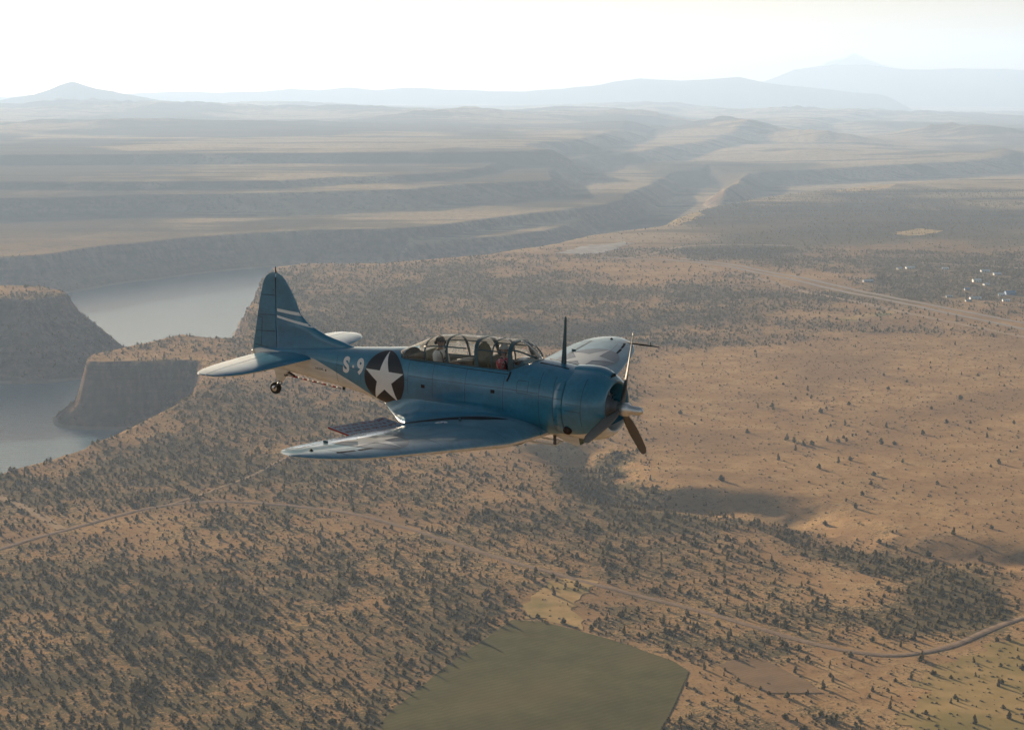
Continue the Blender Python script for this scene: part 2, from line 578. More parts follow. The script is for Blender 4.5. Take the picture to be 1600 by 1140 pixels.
def nramp(nt, fac, lo, hi):
    n = nt.nodes.new('ShaderNodeMapRange')
    n.interpolation_type = 'SMOOTHSTEP'
    n.inputs['From Min'].default_value = lo
    n.inputs['From Max'].default_value = hi
    nt.links.new(fac, n.inputs['Value'])
    return n.outputs['Result']


def nmath(nt, op, a, b):
    n = nt.nodes.new('ShaderNodeMath')
    n.operation = op
    for i, v in enumerate((a, b)):
        if isinstance(v, (int, float)):
            n.inputs[i].default_value = v
        else:
            nt.links.new(v, n.inputs[i])
    return n.outputs['Value']


def ground_material():
    m, nt, b = new_mat('high_desert_ground')
    geo = nt.nodes.new('ShaderNodeNewGeometry')
    pos = geo.outputs['Position']
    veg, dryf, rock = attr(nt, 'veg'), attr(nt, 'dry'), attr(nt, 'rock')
    big = nnoise(nt, pos, 0.006, 5)
    mid = nnoise(nt, pos, 0.035, 5, 0.6)
    fine = nnoise(nt, pos, 0.22, 4, 0.65)
    speck = nnoise(nt, pos, 0.65, 3, 0.7)
    straw = nmix(nt, nramp(nt, mid, 0.35, 0.68), (0.345, 0.215, 0.110), (0.46, 0.308, 0.158))
    straw = nmix(nt, nramp(nt, big, 0.4, 0.65), straw, (0.29, 0.185, 0.10))
    sage = nmix(nt, fine, (0.105, 0.088, 0.052), (0.18, 0.145, 0.08))
    # sagebrush flecks, thicker where the juniper grows
    thr = nmath(nt, 'ADD', nmath(nt, 'MULTIPLY', veg, 0.26), nmath(nt, 'MULTIPLY', mid, 0.5))
    thr = nmath(nt, 'SUBTRACT', thr, 0.345)
    mask = nramp(nt, nmath(nt, 'ADD', nmath(nt, 'SUBTRACT', nmath(nt, 'MULTIPLY', nmath(nt, 'ADD', fine, speck), 0.5), 0.52), thr), -0.03, 0.10)
    tuft = nramp(nt, nmath(nt, 'ADD', nmath(nt, 'MULTIPLY', nnoise(nt, pos, 0.12, 5, 0.75), 0.6), nmath(nt, 'MULTIPLY', speck, 0.4)), 0.50, 0.60)
    straw = nmix(nt, nmath(nt, 'MULTIPLY', tuft, 0.55), straw, (0.17, 0.115, 0.062))
    base = nmix(nt, mask, straw, sage)
    # beyond the canyon: scrub against pale grass
    sep = nt.nodes.new('ShaderNodeSeparateXYZ')
    nt.links.new(pos, sep.inputs['Vector'])
    farf = nramp(nt, sep.outputs['Y'], 3600.0, 5200.0)
    scrub = nmix(nt, nnoise(nt, pos, 0.012, 6, 0.65), (0.035, 0.038, 0.03), (0.11, 0.095, 0.065))
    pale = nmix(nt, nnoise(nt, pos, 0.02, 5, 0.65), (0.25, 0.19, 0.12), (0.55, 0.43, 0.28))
    dots = nramp(nt, nnoise(nt, pos, 0.045, 3, 0.8), 0.50, 0.62)
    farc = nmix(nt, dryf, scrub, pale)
    mb = nt.nodes.new('ShaderNodeMapping')
    mb.inputs['Scale'].default_value = (0.0011, 0.0042, 0.004)
    nt.links.new(pos, mb.inputs['Vector'])
    bands = nramp(nt, nnoise(nt, mb.outputs['Vector'], 1.0, 6, 0.6), 0.50, 0.58)
    farc = nmix(nt, nmath(nt, 'MULTIPLY', bands, 0.75), farc, (0.042, 0.042, 0.032))
    farc = nmix(nt, nmath(nt, 'MULTIPLY', dots, 0.6), farc, (0.05, 0.048, 0.034))
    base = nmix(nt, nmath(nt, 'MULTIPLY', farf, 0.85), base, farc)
    # rock faces with layers, talus
    mp = nt.nodes.new('ShaderNodeMapping')
    mp.inputs['Scale'].default_value = (0.012, 0.012, 0.16)
    nt.links.new(pos, mp.inputs['Vector'])
    strata = nnoise(nt, mp.outputs['Vector'], 1.0, 6, 0.6)
    mp2 = nt.nodes.new('ShaderNodeMapping')
    mp2.inputs['Scale'].default_value = (0.09, 0.09, 0.018)
    nt.links.new(pos, mp2.inputs['Vector'])
    cracks = nnoise(nt, mp2.outputs['Vector'], 1.0, 6, 0.7)
    strata = nmath(nt, 'ADD', nmath(nt, 'MULTIPLY', strata, 0.35), nmath(nt, 'MULTIPLY', cracks, 0.65))
    rk = nmix(nt, nramp(nt, strata, 0.36, 0.64), (0.070, 0.045, 0.034), (0.21, 0.138, 0.098))
    rk = nmix(nt, nmath(nt, 'MULTIPLY', nramp(nt, mid, 0.5, 0.62), 0.8), rk, (0.085, 0.078, 0.045))
    base = nmix(nt, rock, base, rk)
    # pale wash line just above the lake
    wash = nmath(nt, 'MULTIPLY', nramp(nt, sep.outputs['Z'], LAKE_Z - 1.0, LAKE_Z + 0.5), nmath(nt, 'SUBTRACT', 1.0, nramp(nt, sep.outputs['Z'], LAKE_Z + 2.5, LAKE_Z + 5.0)))
    base = nmix(nt, nmath(nt, 'MULTIPLY', wash, 0.6), base, (0.32, 0.28, 0.23))
    nt.links.new(base, b.inputs['Base Color'])
    b.inputs['Roughness'].default_value = 1.0
    b.inputs['Specular IOR Level'].default_value = 0.0
    bp = nt.nodes.new('ShaderNodeBump')
    bp.inputs['Strength'].default_value = 0.35
    bp.inputs['Distance'].default_value = 1.0
    nt.links.new(nmath(nt, 'ADD', nmath(nt, 'MULTIPLY', mask, 0.9), nmath(nt, 'MULTIPLY', fine, 0.8)), bp.inputs['Height'])
    nt.links.new(bp.outputs['Normal'], b.inputs['Normal'])
    return m


tag(link('ground', me, None, ground_material()), kind='structure')

# lake
m, nt, b = new_mat('lake_water')
geo = nt.nodes.new('ShaderNodeNewGeometry')
b.inputs['Base Color'].default_value = (0.10, 0.19, 0.24, 1)
b.inputs['Roughness'].default_value = 0.16
b.inputs['IOR'].default_value = 1.33
mp = nt.nodes.new('ShaderNodeMapping')
mp.inputs['Scale'].default_value = (0.05, 0.12, 0.1)
nt.links.new(geo.outputs['Position'], mp.inputs['Vector'])
wv = nnoise(nt, mp.outputs['Vector'], 1.0, 6, 0.65)
bp = nt.nodes.new('ShaderNodeBump')
bp.inputs['Strength'].default_value = 0.9
bp.inputs['Distance'].default_value = 1.6
nt.links.new(wv, bp.inputs['Height'])
nt.links.new(bp.outputs['Normal'], b.inputs['Normal'])
wmat = m
lake_o = mesh_obj('lake', [(-9000, 900, LAKE_Z), (3500, 900, LAKE_Z), (3500, 9000, LAKE_Z), (-9000, 9000, LAKE_Z)], [(0, 1, 2, 3)], wmat)
tag(lake_o, kind='structure')

# ------------------------------------------------------------------ far ranges
m_range = simple_mat('far_forest_slopes', (0.07, 0.075, 0.06), 1.0, spec=0.0, noise=0.35, nscale=0.002)
m, nt, b = new_mat('volcano_rock_and_snow')
geo = nt.nodes.new('ShaderNodeNewGeometry')
sep = nt.nodes.new('ShaderNodeSeparateXYZ')
nt.links.new(geo.outputs['Position'], sep.inputs['Vector'])
nz = nnoise(nt, geo.outputs['Position'], 0.004, 6, 0.65)
hh = nmath(nt, 'ADD', sep.outputs['Z'], nmath(nt, 'MULTIPLY', nmath(nt, 'SUBTRACT', nz, 0.5), 700.0))
nt.links.new(nmix(nt, nramp(nt, hh, 700.0, 900.0), (0.09, 0.09, 0.085), (0.75, 0.76, 0.78)), b.inputs['Base Color'])
b.inputs['Roughness'].default_value = 0.9
m_snow = m


def ridge(name, prof, D, depth, mat, seed, amp=0.05):
    """A mountain range D metres away whose skyline follows (pixel x, pixel y) pairs."""
    xs = np.array([p[0] for p in prof], float)
    ys = np.array([p[1] for p in prof], float)
    px = np.linspace(xs[0], xs[-1], 420)
    py = np.interp(px, xs, ys)
    top = CAM_H + (HORIZON - py) / F_PX * D
    wx = (px - PCX) / F_PX * D
    top = top + (fbm(wx, wx * 0, D * 0.02, 5, seed) - 0.5) * D * 0.0016
    edge = np.minimum(sstep(0, 0.04, np.linspace(0, 1, 420)), sstep(0, 0.04, np.linspace(1, 0, 420)))
    rows = 46
    V, Fc = [], []
    for r in range(rows):
        t = r / (rows - 1) * 2 - 1                      # -1 our side, 0 crest, 1 far side
        yy = D + t * depth + (fbm(wx, wx * 0 + r * 90.0, depth * 0.8, 2, seed + 5) - 0.5) * depth * 0.15
        prof_z = (1 - abs(t)) ** 1.25
        spur = fbm(wx, wx * 0 + t * depth * 0.5, depth * 0.5, 5, seed + 9)
        z = -60 + (top + 60) * prof_z * (1 - (1 - prof_z) * (0.9 * spur - 0.2)) * np.where(edge < 1, edge, 1)
        V.append(np.stack([wx * yy / D, yy, z], 1))
    V = np.concatenate(V)
    n = 420
    for r in range(rows - 1):
        for k in range(n - 1):
            Fc.append((r * n + k, r * n + k + 1, (r + 1) * n + k + 1, (r + 1) * n + k))
    o = mesh_obj(name, V, Fc, mat, None, True)
    return tag(o, kind='structure')


ridge('hills', [(-700, 160), (-300, 152), (17, 151), (60, 147), (85, 143), (110, 141), (160, 144), (195, 147), (240, 143), (290, 141), (340, 144), (400, 142), (460, 137), (500, 140), (545, 135), (590, 140),
                (640, 135), (700, 139), (760, 141), (820, 140), (880, 136), (920, 132), (960, 127), (1000, 122), (1030, 123), (1060, 125), (1110, 124), (1150, 120), (1185, 127), (1240, 133), (1290, 139), (1360, 146), (1450, 152)],
      32500.0, 2600.0, m_range, 11)
ridge('mountain', [(-60, 170), (20, 152), (60, 147), (88, 137), (108, 129), (118, 126), (124, 126), (136, 130), (160, 138), (195, 145), (250, 155), (300, 168)], 22500.0, 1500.0, m_range, 15)
ridge('hills', [(900, 165), (1050, 140), (1130, 132), (1190, 126), (1235, 108), (1270, 103), (1300, 100), (1350, 101), (1400, 107), (1440, 109), (1490, 106), (1530, 105), (1583, 108), (1700, 112), (1900, 118), (2300, 140)], 40500.0, 2600.0, m_range, 19)
ridge('mountain', [(1180, 150), (1240, 116), (1285, 97), (1308, 91), (1320, 84), (1327, 82), (1334, 84), (1346, 91), (1370, 99), (1400, 107), (1450, 122), (1500, 150)], 44000.0, 2600.0, m_snow, 23)

# ------------------------------------------------------------------ roads, field, pits
def drape_strip(name, px_pts, width, mat, lift=0.35, rows=5, wob=0.0, z0=0.0):
    pts = np.array([at(a, b, z0)[:2] for a, b in px_pts])
    for _ in range(2):                                                    # round the corners
        qn = [pts[0]]
        for a, b in zip(pts[:-1], pts[1:]):
            qn += [a * 0.75 + b * 0.25, a * 0.25 + b * 0.75]
        qn.append(pts[-1])
        pts = np.array(qn)
    L = np.concatenate([[0], np.cumsum(np.hypot(*np.diff(pts, axis=0).T))])
    n = int(L[-1] / 4) + 2
    t = np.linspace(0, L[-1], n)
    P = np.stack([np.interp(t, L, pts[:, 0]), np.interp(t, L, pts[:, 1])], 1)
    T = np.gradient(P, axis=0)
    T /= np.linalg.norm(T, axis=1)[:, None]
    N = np.stack([-T[:, 1], T[:, 0]], 1)
    V, Fc = [], []
    for r in range(rows):
        k = (r / (rows - 1) - 0.5) * width
        w = k * (1 + wob * (fbm(t, t * 0, 25, 2, 3 + r) - 0.5) * 2)
        Q = P + N * w[:, None]
        V.append(np.stack([Q[:, 0], Q[:, 1], ground_z(Q[:, 0], Q[:, 1]) + lift - (0.25 if r in (0, rows - 1) else 0)], 1))
    V = np.concatenate(V)
    for r in range(rows - 1):
        for k in range(n - 1):
            Fc.append((r * n + k, r * n + k + 1, (r + 1) * n + k + 1, (r + 1) * n + k))
    return tag(mesh_obj(name, V, Fc, mat, None, True), kind='structure')


def drape_poly(name, px_pts, mat, step=6.0, lift=0.3, ragged=6.0, z0=0.0):
    pl = np.array([at(a, b, z0)[:2] for a, b in px_pts])
    x0, y0 = pl.min(0) - 20
    x1, y1 = pl.max(0) + 20
    xs, ys = np.arange(x0, x1, step), np.arange(y0, y1, step)
    X, Y = np.meshgrid(xs, ys)
    pts = [tuple(p) for p in pl]

    def dist_in(x, y):
        return sdf(x, y, pts) + (fbm(x, y, 22, 3, 91) - 0.5) * ragged
    D = dist_in(X.ravel(), Y.ravel()).reshape(X.shape)
    ok = D > 0
    cells = ok[:-1, :-1] | ok[1:, :-1] | ok[:-1, 1:] | ok[1:, 1:]
    use = np.zeros(X.shape, bool)
    for a in (0, 1):
        for b in (0, 1):
            use[a:a + cells.shape[0], b:b + cells.shape[1]] |= cells
    out = use & ~ok                                        # pull the outermost points in to the outline
    for _ in range(3):
        xo, yo = X[out], Y[out]
        d0 = dist_in(xo, yo)
        gx = (dist_in(xo + 0.5, yo) - d0) / 0.5
        gy = (dist_in(xo, yo + 0.5) - d0) / 0.5
        g = np.maximum(np.hypot(gx, gy), 0.3)
        k = np.clip(-d0, -step, step)
        X[out] = xo + k * gx / g
        Y[out] = yo + k * gy / g
    idx = -np.ones(X.shape, int)
    Z = ground_z(X.ravel(), Y.ravel()).reshape(X.shape) + lift
    idx[use] = np.arange(use.sum())
    V = np.stack([X[use], Y[use], Z[use]], 1)
    ci, cj = np.nonzero(cells)
    Fc = np.stack([idx[ci, cj], idx[ci, cj + 1], idx[ci + 1, cj + 1], idx[ci + 1, cj]], 1)
    return tag(mesh_obj(name, V, Fc, mat, None, True), kind='structure')


def earth_mat(name, c1, c2, scale, c3=None, ridges=0.0):
    m, nt, b = new_mat(name)
    geo = nt.nodes.new('ShaderNodeNewGeometry')
    f = nnoise(nt, geo.outputs['Position'], scale, 6, 0.65)
    col = nmix(nt, nramp(nt, f, 0.32, 0.68), c1, c2)
    if c3:
        col = nmix(nt, nramp(nt, nnoise(nt, geo.outputs['Position'], scale * 0.2, 4), 0.45, 0.7), col, c3)
    if ridges:
        wvt = nt.nodes.new('ShaderNodeTexWave')
        wvt.inputs['Scale'].default_value = ridges
        wvt.inputs['Distortion'].default_value = 5.0
        wvt.inputs['Detail'].default_value = 3
        mpr = nt.nodes.new('ShaderNodeMapping')
        mpr.inputs['Rotation'].default_value = (0, 0, 0.9)
        nt.links.new(geo.outputs['Position'], mpr.inputs['Vector'])
        nt.links.new(mpr.outputs['Vector'], wvt.inputs['Vector'])
        col = nmix(nt, nmath(nt, 'MULTIPLY', wvt.outputs['Fac'], 0.22), col, tuple(c * 0.6 for c in c1))
    nt.links.new(col, b.inputs['Base Color'])
    b.inputs['Roughness'].default_value = 1.0
    b.inputs['Specular IOR Level'].default_value = 0.0
    return m


m_gravel = earth_mat('gravel_road', (0.215, 0.16, 0.12), (0.28, 0.21, 0.155), 0.25)
m_track = earth_mat('dirt_track', (0.30, 0.215, 0.14), (0.40, 0.295, 0.19), 0.25)
m_paved = earth_mat('worn_highway', (0.27, 0.235, 0.20), (0.34, 0.29, 0.24), 0.15)
m_field = earth_mat('green_field', (0.105, 0.098, 0.045), (0.135, 0.125, 0.058), 0.05, (0.15, 0.125, 0.06), ridges=0.07)
m_fallow = earth_mat('fallow_field', (0.22, 0.15, 0.092), (0.27, 0.185, 0.112), 0.06, ridges=0.1)
m_drygrass = earth_mat('dry_grass', (0.36, 0.245, 0.115), (0.46, 0.32, 0.155), 0.09, (0.22, 0.19, 0.075))
m_meadow = earth_mat('yellowing_meadow', (0.27, 0.205, 0.09), (0.38, 0.27, 0.125), 0.05, (0.19, 0.17, 0.065))
m_pit = earth_mat('pale_diggings', (0.40, 0.37, 0.34), (0.26, 0.23, 0.20), 0.035)

drape_strip('road', [(-260, 940), (-120, 896), (17, 854), (60, 842), (100, 831), (170, 812), (235, 795), (280, 788), (330, 786), (400, 789), (460, 793), (520, 801), (560, 808), (620, 823), (700, 849), (780, 875), (850, 895), (920, 914),
                     (1000, 934), (1080, 954), (1160, 978), (1230, 999), (1290, 1016), (1350, 1026), (1400, 1029), (1450, 1022), (1500, 1008), (1550, 984), (1600, 965), (1760, 920)], 6.2, m_gravel, 0.5, wob=0.16)
drape_strip('track', [(-120, 730), (17, 783), (60, 805), (97, 829)], 9.0, m_track, 0.45, wob=0.2)
drape_strip('track', [(240, 796), (300, 780), (350, 760), (400, 738), (440, 715), (480, 700)], 4.0, m_track, 0.4, wob=0.3)
drape_strip('highway', [(940, 402), (1030, 405), (1080, 410), (1130, 415.5), (1200, 430), (1280, 446), (1360, 463), (1450, 484), (1583, 512), (1800, 560)], 13.0, m_paved, 0.9)
drape_strip('highway', [(1060, 404), (1130, 412), (1205, 426), (1285, 441.5), (1365, 458), (1450, 477), (1583, 503), (1800, 545)], 13.0, m_paved, 0.9)
drape_strip('track', [(1100, 419), (1180, 434), (1260, 455), (1340, 473), (1430, 494), (1583, 524), (1800, 570)], 16.0, m_track, 0.8, wob=0.3)
drape_strip('track', [(1440, 410), (1520, 414), (1600, 420), (1800, 430)], 12.0, m_track, 0.8, wob=0.3)
drape_strip('track', [(930, 408), (990, 404), (1060, 383), (1160, 382), (1240, 384)], 12.0, m_track, 0.8, wob=0.3)
drape_poly('field', [(650, 1085), (700, 1045), (800, 976), (846, 979), (880, 986), (940, 1003), (1000, 1021), (1055, 1041), (1078, 1056), (1062, 1090), (1030, 1150), (960, 1250), (560, 1250), (600, 1130)], m_field, 4.0, 0.35, 3.0)
drape_poly('field', [(1120, 1046), (1150, 1034), (1190, 1036), (1235, 1056), (1290, 1090), (1200, 1090), (1150, 1066)], m_fallow, 4.0, 0.35, 5.0)
drape_poly('meadow', [(850, 912), (900, 906), (930, 913), (925, 925), (900, 935), (895, 955), (915, 975), (912, 992), (880, 983), (850, 973), (830, 972), (822, 952), (835, 935)], m_drygrass, 4.0, 0.25, 16.0)
drape_poly('meadow', [(1440, 1062), (1490, 1030), (1540, 1012), (1600, 1000), (1900, 960), (1900, 1200), (1400, 1200)], m_meadow, 5.0, 0.25, 30.0)
drape_poly('diggings', [(872, 396), (885, 389), (915, 383), (950, 380), (975, 377), (985, 380), (965, 386), (945, 393), (905, 397)], m_pit, 7.0, 0.5, 40.0)
drape_poly('meadow', [(1035, 346), (1060, 330), (1085, 328), (1100, 334), (1080, 344), (1055, 352)], m_drygrass, 7.0, 0.4, 30.0)
drape_poly('meadow', [(1310, 501), (1345, 493), (1400, 486), (1402, 490), (1350, 500), (1325, 506)], m_drygrass, 6.0, 0.4, 20.0)
drape_poly('meadow', [(1300, 299), (1345, 291), (1400, 288), (1390, 293), (1340, 298)], m_drygrass, 8.0, 0.5, 20.0)
drape_poly('meadow', [(1395, 362), (1440, 356), (1475, 360), (1440, 366), (1405, 367)], m_drygrass, 8.0, 0.5, 30.0)


# ------------------------------------------------------------------ the settlement
def paint(name, col):
    return simple_mat(name, col, 0.6, noise=0.12, nscale=1.5)


HM = {'white': paint('white_siding', (0.72, 0.70, 0.66)), 'cream': paint('cream_siding', (0.62, 0.54, 0.36)), 'grey': paint('grey_siding', (0.34, 0.35, 0.36)),
      'blue': paint('blue_siding', (0.05, 0.16, 0.36)), 'tan': paint('tan_siding', (0.42, 0.31, 0.19)),
      'r_white': paint('white_metal_roof', (0.78, 0.78, 0.77)), 'r_grey': paint('grey_shingle_roof', (0.20, 0.20, 0.21)), 'r_blue': paint('blue_metal_roof', (0.06, 0.19, 0.42)),
      'r_pale': paint('pale_metal_roof', (0.52, 0.56, 0.60)), 'glass': simple_mat('dark_window', (0.02, 0.025, 0.03), 0.1), 'door': paint('dark_door', (0.10, 0.06, 0.04))}


def house(px, py, L, W, H, turn, wall, roof, label, cat='house'):
    p = at(px, py, 0.0)
    z = float(ground_z(p[0], p[1]))
    t = empty('house' if cat == 'house' else cat.replace(' ', '_'), (p[0], p[1], z - 0.3))
    t.rotation_euler = (0, 0, turn)
    tag(t, label, cat, 'buildings of the settlement among the junipers')
    bm = bmesh.new()
    add_box(bm, (0, 0, H / 2), (L, W, H))
    w = bm_obj('wall', bm, HM[wall], t)
    rise = W * 0.24
    o = 0.5
    V = []
    for s in (-1, 1):
        x = s * (L / 2 + o)
        V += [(x, -W / 2 - o, H - 0.12), (x, 0, H + rise), (x, W / 2 + o, H - 0.12), (x, -W / 2 - o, H - 0.4), (x, 0, H + rise - 0.28), (x, W / 2 + o, H - 0.4)]
    Fc = [(0, 1, 7, 6), (1, 2, 8, 7), (3, 9, 10, 4), (4, 10, 11, 5), (0, 6, 9, 3), (2, 5, 11, 8), (0, 3, 4, 1), (1, 4, 5, 2), (6, 7, 10, 9), (7, 8, 11, 10)]
    mesh_obj('roof', V, Fc, HM[roof], t)
    bm = bmesh.new()
    V = [(s * L / 2 * 0.995, q, hz) for s in (-1, 1) for q, hz in ((-W / 2, H), (0, H + rise - 0.3), (W / 2, H))]
    mesh_obj('gable', V, [(0, 1, 2), (5, 4, 3), (0, 3, 4, 1), (1, 4, 5, 2)], HM[wall], t)
    for s in (-1, 1):
        for k in (-0.3, 0.3):
            bm = bmesh.new()
            add_box(bm, (k * L, s * (W / 2 + 0.02), H * 0.55), (1.4, 0.12, 1.1))
            bm_obj('window', bm, HM['glass'], t)
    bm = bmesh.new()
    add_box(bm, (0, -W / 2 - 0.02, 1.05), (1.0, 0.12, 2.1))
    bm_obj('door', bm, HM['door'], t)


house(1526, 441, 15, 9, 4.2, 0.1, 'white', 'r_white', 'large white house standing on the bare tan mound of the settlement')
house(1422, 419, 17, 9, 3.0, 0.05, 'white', 'r_white', 'long low white house at the far edge of the settlement')
house(1405, 421, 9, 7, 3.6, 0.4, 'cream', 'r_pale', 'small cream house beside the long low white house')
house(1477, 421, 12, 7, 2.8, -0.1, 'grey', 'r_white', 'grey house with a white roof behind the dark juniper stand')
house(1539, 425, 16, 9, 2.8, 0.0, 'white', 'r_pale', 'white house with a pale roof beside the upper dirt track')
house(1558, 430, 14, 9, 3.0, 0.1, 'grey', 'r_pale', 'grey house with a pale roof nearest the upper dirt track')
house(1356, 441, 19, 8, 2.8, 0.25, 'grey', 'r_pale', 'grey ranch house alone at the road end of the settlement')
house(1541, 446, 11, 8, 2.8, 0.3, 'white', 'r_pale', 'small white shed beside the large white house', 'shed')
house(1511, 453, 9, 7, 2.8, 0.0, 'grey', 'r_blue', 'small grey cabin with a blue roof below the tan mound', 'cabin')
house(1578, 459, 17, 11, 4.4, 0.1, 'blue', 'r_blue', 'tall blue barn at the right edge of the settlement', 'barn')
house(1565, 461, 11, 8, 3.2, -0.2, 'white', 'r_white', 'white house in front of the tall blue barn')
house(1524, 467, 19, 7, 2.8, 0.1, 'white', 'r_pale', 'long pale mobile home near the highway', 'mobile home')
house(1513, 471, 10, 6, 2.6, 0.1, 'grey', 'r_grey', 'grey shed beside the long pale mobile home', 'shed')
house(1483, 464, 10, 6, 2.6, 0.0, 'grey', 'r_pale', 'lone grey cabin among dense junipers by the highway', 'cabin')
house(1572, 470, 12, 7, 2.8, 0.0, 'white', 'r_white', 'white house below the blue barn next to the highway')

# ------------------------------------------------------------------ the dive bomber
# body axes: X forward (spinner tip at 0), Y to port, Z up; metres
BODY_R = np.array([[8.55985843e-01, 5.16999220e-01, 2.06762217e-04], [-1.06092122e-01, 1.75263279e-01, 9.78788662e-01], [-5.05996737e-01, 8.37851174e-01, -2.04872430e-01]])
BODY_T = np.array([2.67092957, -0.92218191, 39.02262877])
C2W = np.stack([CAM_RIGHT, CAM_UP, CAM_FWD], 1)
ROLL = rad(0.7)
BODY_R = BODY_R @ np.array([[1, 0, 0], [0, math.cos(ROLL), -math.sin(ROLL)], [0, math.sin(ROLL), math.cos(ROLL)]])
RW = C2W @ BODY_R
TW = C2W @ BODY_T + np.array([0, 0, CAM_H])
PLANE_M = Matrix([[*RW[0], TW[0]], [*RW[1], TW[1]], [*RW[2], TW[2]], [0, 0, 0, 1]])


def interp(tab, x):
    xs = [t[0] for t in tab]
    if xs[0] > xs[-1]:
        return np.interp(-np.asarray(x), [-v for v in xs], [t[1] for t in tab])
    return np.interp(x, xs, [t[1] for t in tab])


def smooth_interp(tab, x):
    """Catmull-Rom through (x, v) pairs."""
    tab = sorted(tab)
    xs = np.array([t[0] for t in tab])
    vs = np.array([t[1] for t in tab])
    m = np.gradient(vs, xs)
    x = np.asarray(x, float)
    i = np.clip(np.searchsorted(xs, x) - 1, 0, len(xs) - 2)
    h = xs[i + 1] - xs[i]
    t = np.clip((x - xs[i]) / h, 0, 1)
    return (2 * t**3 - 3 * t**2 + 1) * vs[i] + (t**3 - 2 * t**2 + t) * h * m[i] + (-2 * t**3 + 3 * t**2) * vs[i + 1] + (t**3 - t**2) * h * m[i + 1]


def split_paint(name, top, under, rough=0.33):
    """Blue above, grey below; the line between follows the vertex attribute 'bound' (>0 is above)."""
    m, nt, b = new_mat(name)
    tc = nt.nodes.new('ShaderNodeTexCoord')
    nz = nnoise(nt, tc.outputs['Object'], 1.3, 6, 0.6)
    n2 = nnoise(nt, tc.outputs['Object'], 9.0, 5, 0.65)
    mp = nt.nodes.new('ShaderNodeMapping')
    mp.inputs['Scale'].default_value = (0.9, 7.0, 7.0)
    nt.links.new(tc.outputs['Object'], mp.inputs['Vector'])
    streak = nnoise(nt, mp.outputs['Vector'], 1.5, 5, 0.6)
    f = nmath(nt, 'ADD', nmath(nt, 'MULTIPLY', nz, 0.6), nmath(nt, 'MULTIPLY', n2, 0.4))
    t2 = tuple(min(1, c * 1.22 + 0.006) for c in top)
    t1 = tuple(c * 0.86 for c in top)
    u1 = tuple(c * 0.80 for c in under)
    ca = nmix(nt, nramp(nt, f, 0.35, 0.65), t1, t2)
    cb = nmix(nt, nramp(nt, streak, 0.35, 0.7), under, u1)
    bd = attr(nt, 'bound')
    fac = nramp(nt, bd, -0.006, 0.006)
    soot = nmath(nt, 'MULTIPLY', attr(nt, 'soot'), nmath(nt, 'ADD', nmath(nt, 'MULTIPLY', streak, 1.2), -0.1))
    chip = nramp(nt, nnoise(nt, tc.outputs['Object'], 23.0, 4, 0.7), 0.70, 0.74)
    painted = nmix(nt, nmath(nt, 'MULTIPLY', chip, 0.35), nmix(nt, fac, cb, ca), (0.36, 0.38, 0.39))
    nt.links.new(nmix(nt, soot, painted, (0.018, 0.015, 0.013)), b.inputs['Base Color'])
    nt.links.new(nmath(nt, 'ADD', nmath(nt, 'MULTIPLY', n2, 0.12), rough - 0.06), b.inputs['Roughness'])
    b.inputs['Specular IOR Level'].default_value = 0.5
    b.inputs['Coat Weight'].default_value = 1.0
    b.inputs['Coat IOR'].default_value = 1.6
    b.inputs['Coat Roughness'].default_value = 0.13
    bp = nt.nodes.new('ShaderNodeBump')                     # slight oil-canning of the skin
    bp.inputs['Strength'].default_value = 0.10
    bp.inputs['Distance'].default_value = 0.05
    nt.links.new(nnoise(nt, tc.outputs['Object'], 2.6, 2, 0.5), bp.inputs['Height'])
    nt.links.new(bp.outputs['Normal'], b.inputs['Normal'])
    return m


BLUE, GREY = (0.014, 0.190, 0.335), (0.78, 0.79, 0.77)
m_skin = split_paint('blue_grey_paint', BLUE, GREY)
m_wing = split_paint('sheen_lightened_wing_paint', (0.11, 0.265, 0.38), GREY)  # blue lightened to paint in the sunlit sheen on the wings
m_dark = simple_mat('dark_recess', (0.012, 0.012, 0.014), 0.8)
m_seam = simple_mat('panel_seam', (0.012, 0.03, 0.045), 0.6)
m_frame = simple_mat('canopy_frame_paint', (0.035, 0.095, 0.125), 0.4, noise=0.15)
m_zinc = simple_mat('interior_green', (0.10, 0.13, 0.075), 0.6, noise=0.2)
m_navy = simple_mat('insignia_blue', (0.010, 0.014, 0.028), 0.4, noise=0.25, nscale=5, coat=0.2)
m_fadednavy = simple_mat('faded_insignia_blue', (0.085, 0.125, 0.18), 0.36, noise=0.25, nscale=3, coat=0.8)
m_white = simple_mat('insignia_white', (0.86, 0.87, 0.88), 0.4, noise=0.06, nscale=6, coat=0.2)
m_dulledwhite = simple_mat('reflection_dulled_white', (0.46, 0.50, 0.54), 0.35, noise=0.12, nscale=4, coat=0.8)  # white dulled to paint in wing reflections washing out the star
m_steel = simple_mat('polished_metal', (0.80, 0.81, 0.83), 0.34, 0.85, noise=0.1, nscale=12)
m_iron = simple_mat('engine_metal', (0.11, 0.115, 0.125), 0.5, 0.6, noise=0.3, nscale=9)
m_rubber = simple_mat('tyre_rubber', (0.015, 0.015, 0.015), 0.8)
m_red = simple_mat('red_lacquer', (0.30, 0.012, 0.016), 0.45, noise=0.15)
m_blade = simple_mat('propeller_metal', (0.15, 0.145, 0.14), 0.36, 0.4, noise=0.12)
m_exh = simple_mat('burnt_exhaust', (0.05, 0.04, 0.04), 0.6, 0.7, noise=0.4, nscale=14)
m_flapblue = simple_mat('flap_blue_paint', (0.38, 0.43, 0.53), 0.45, noise=0.12)

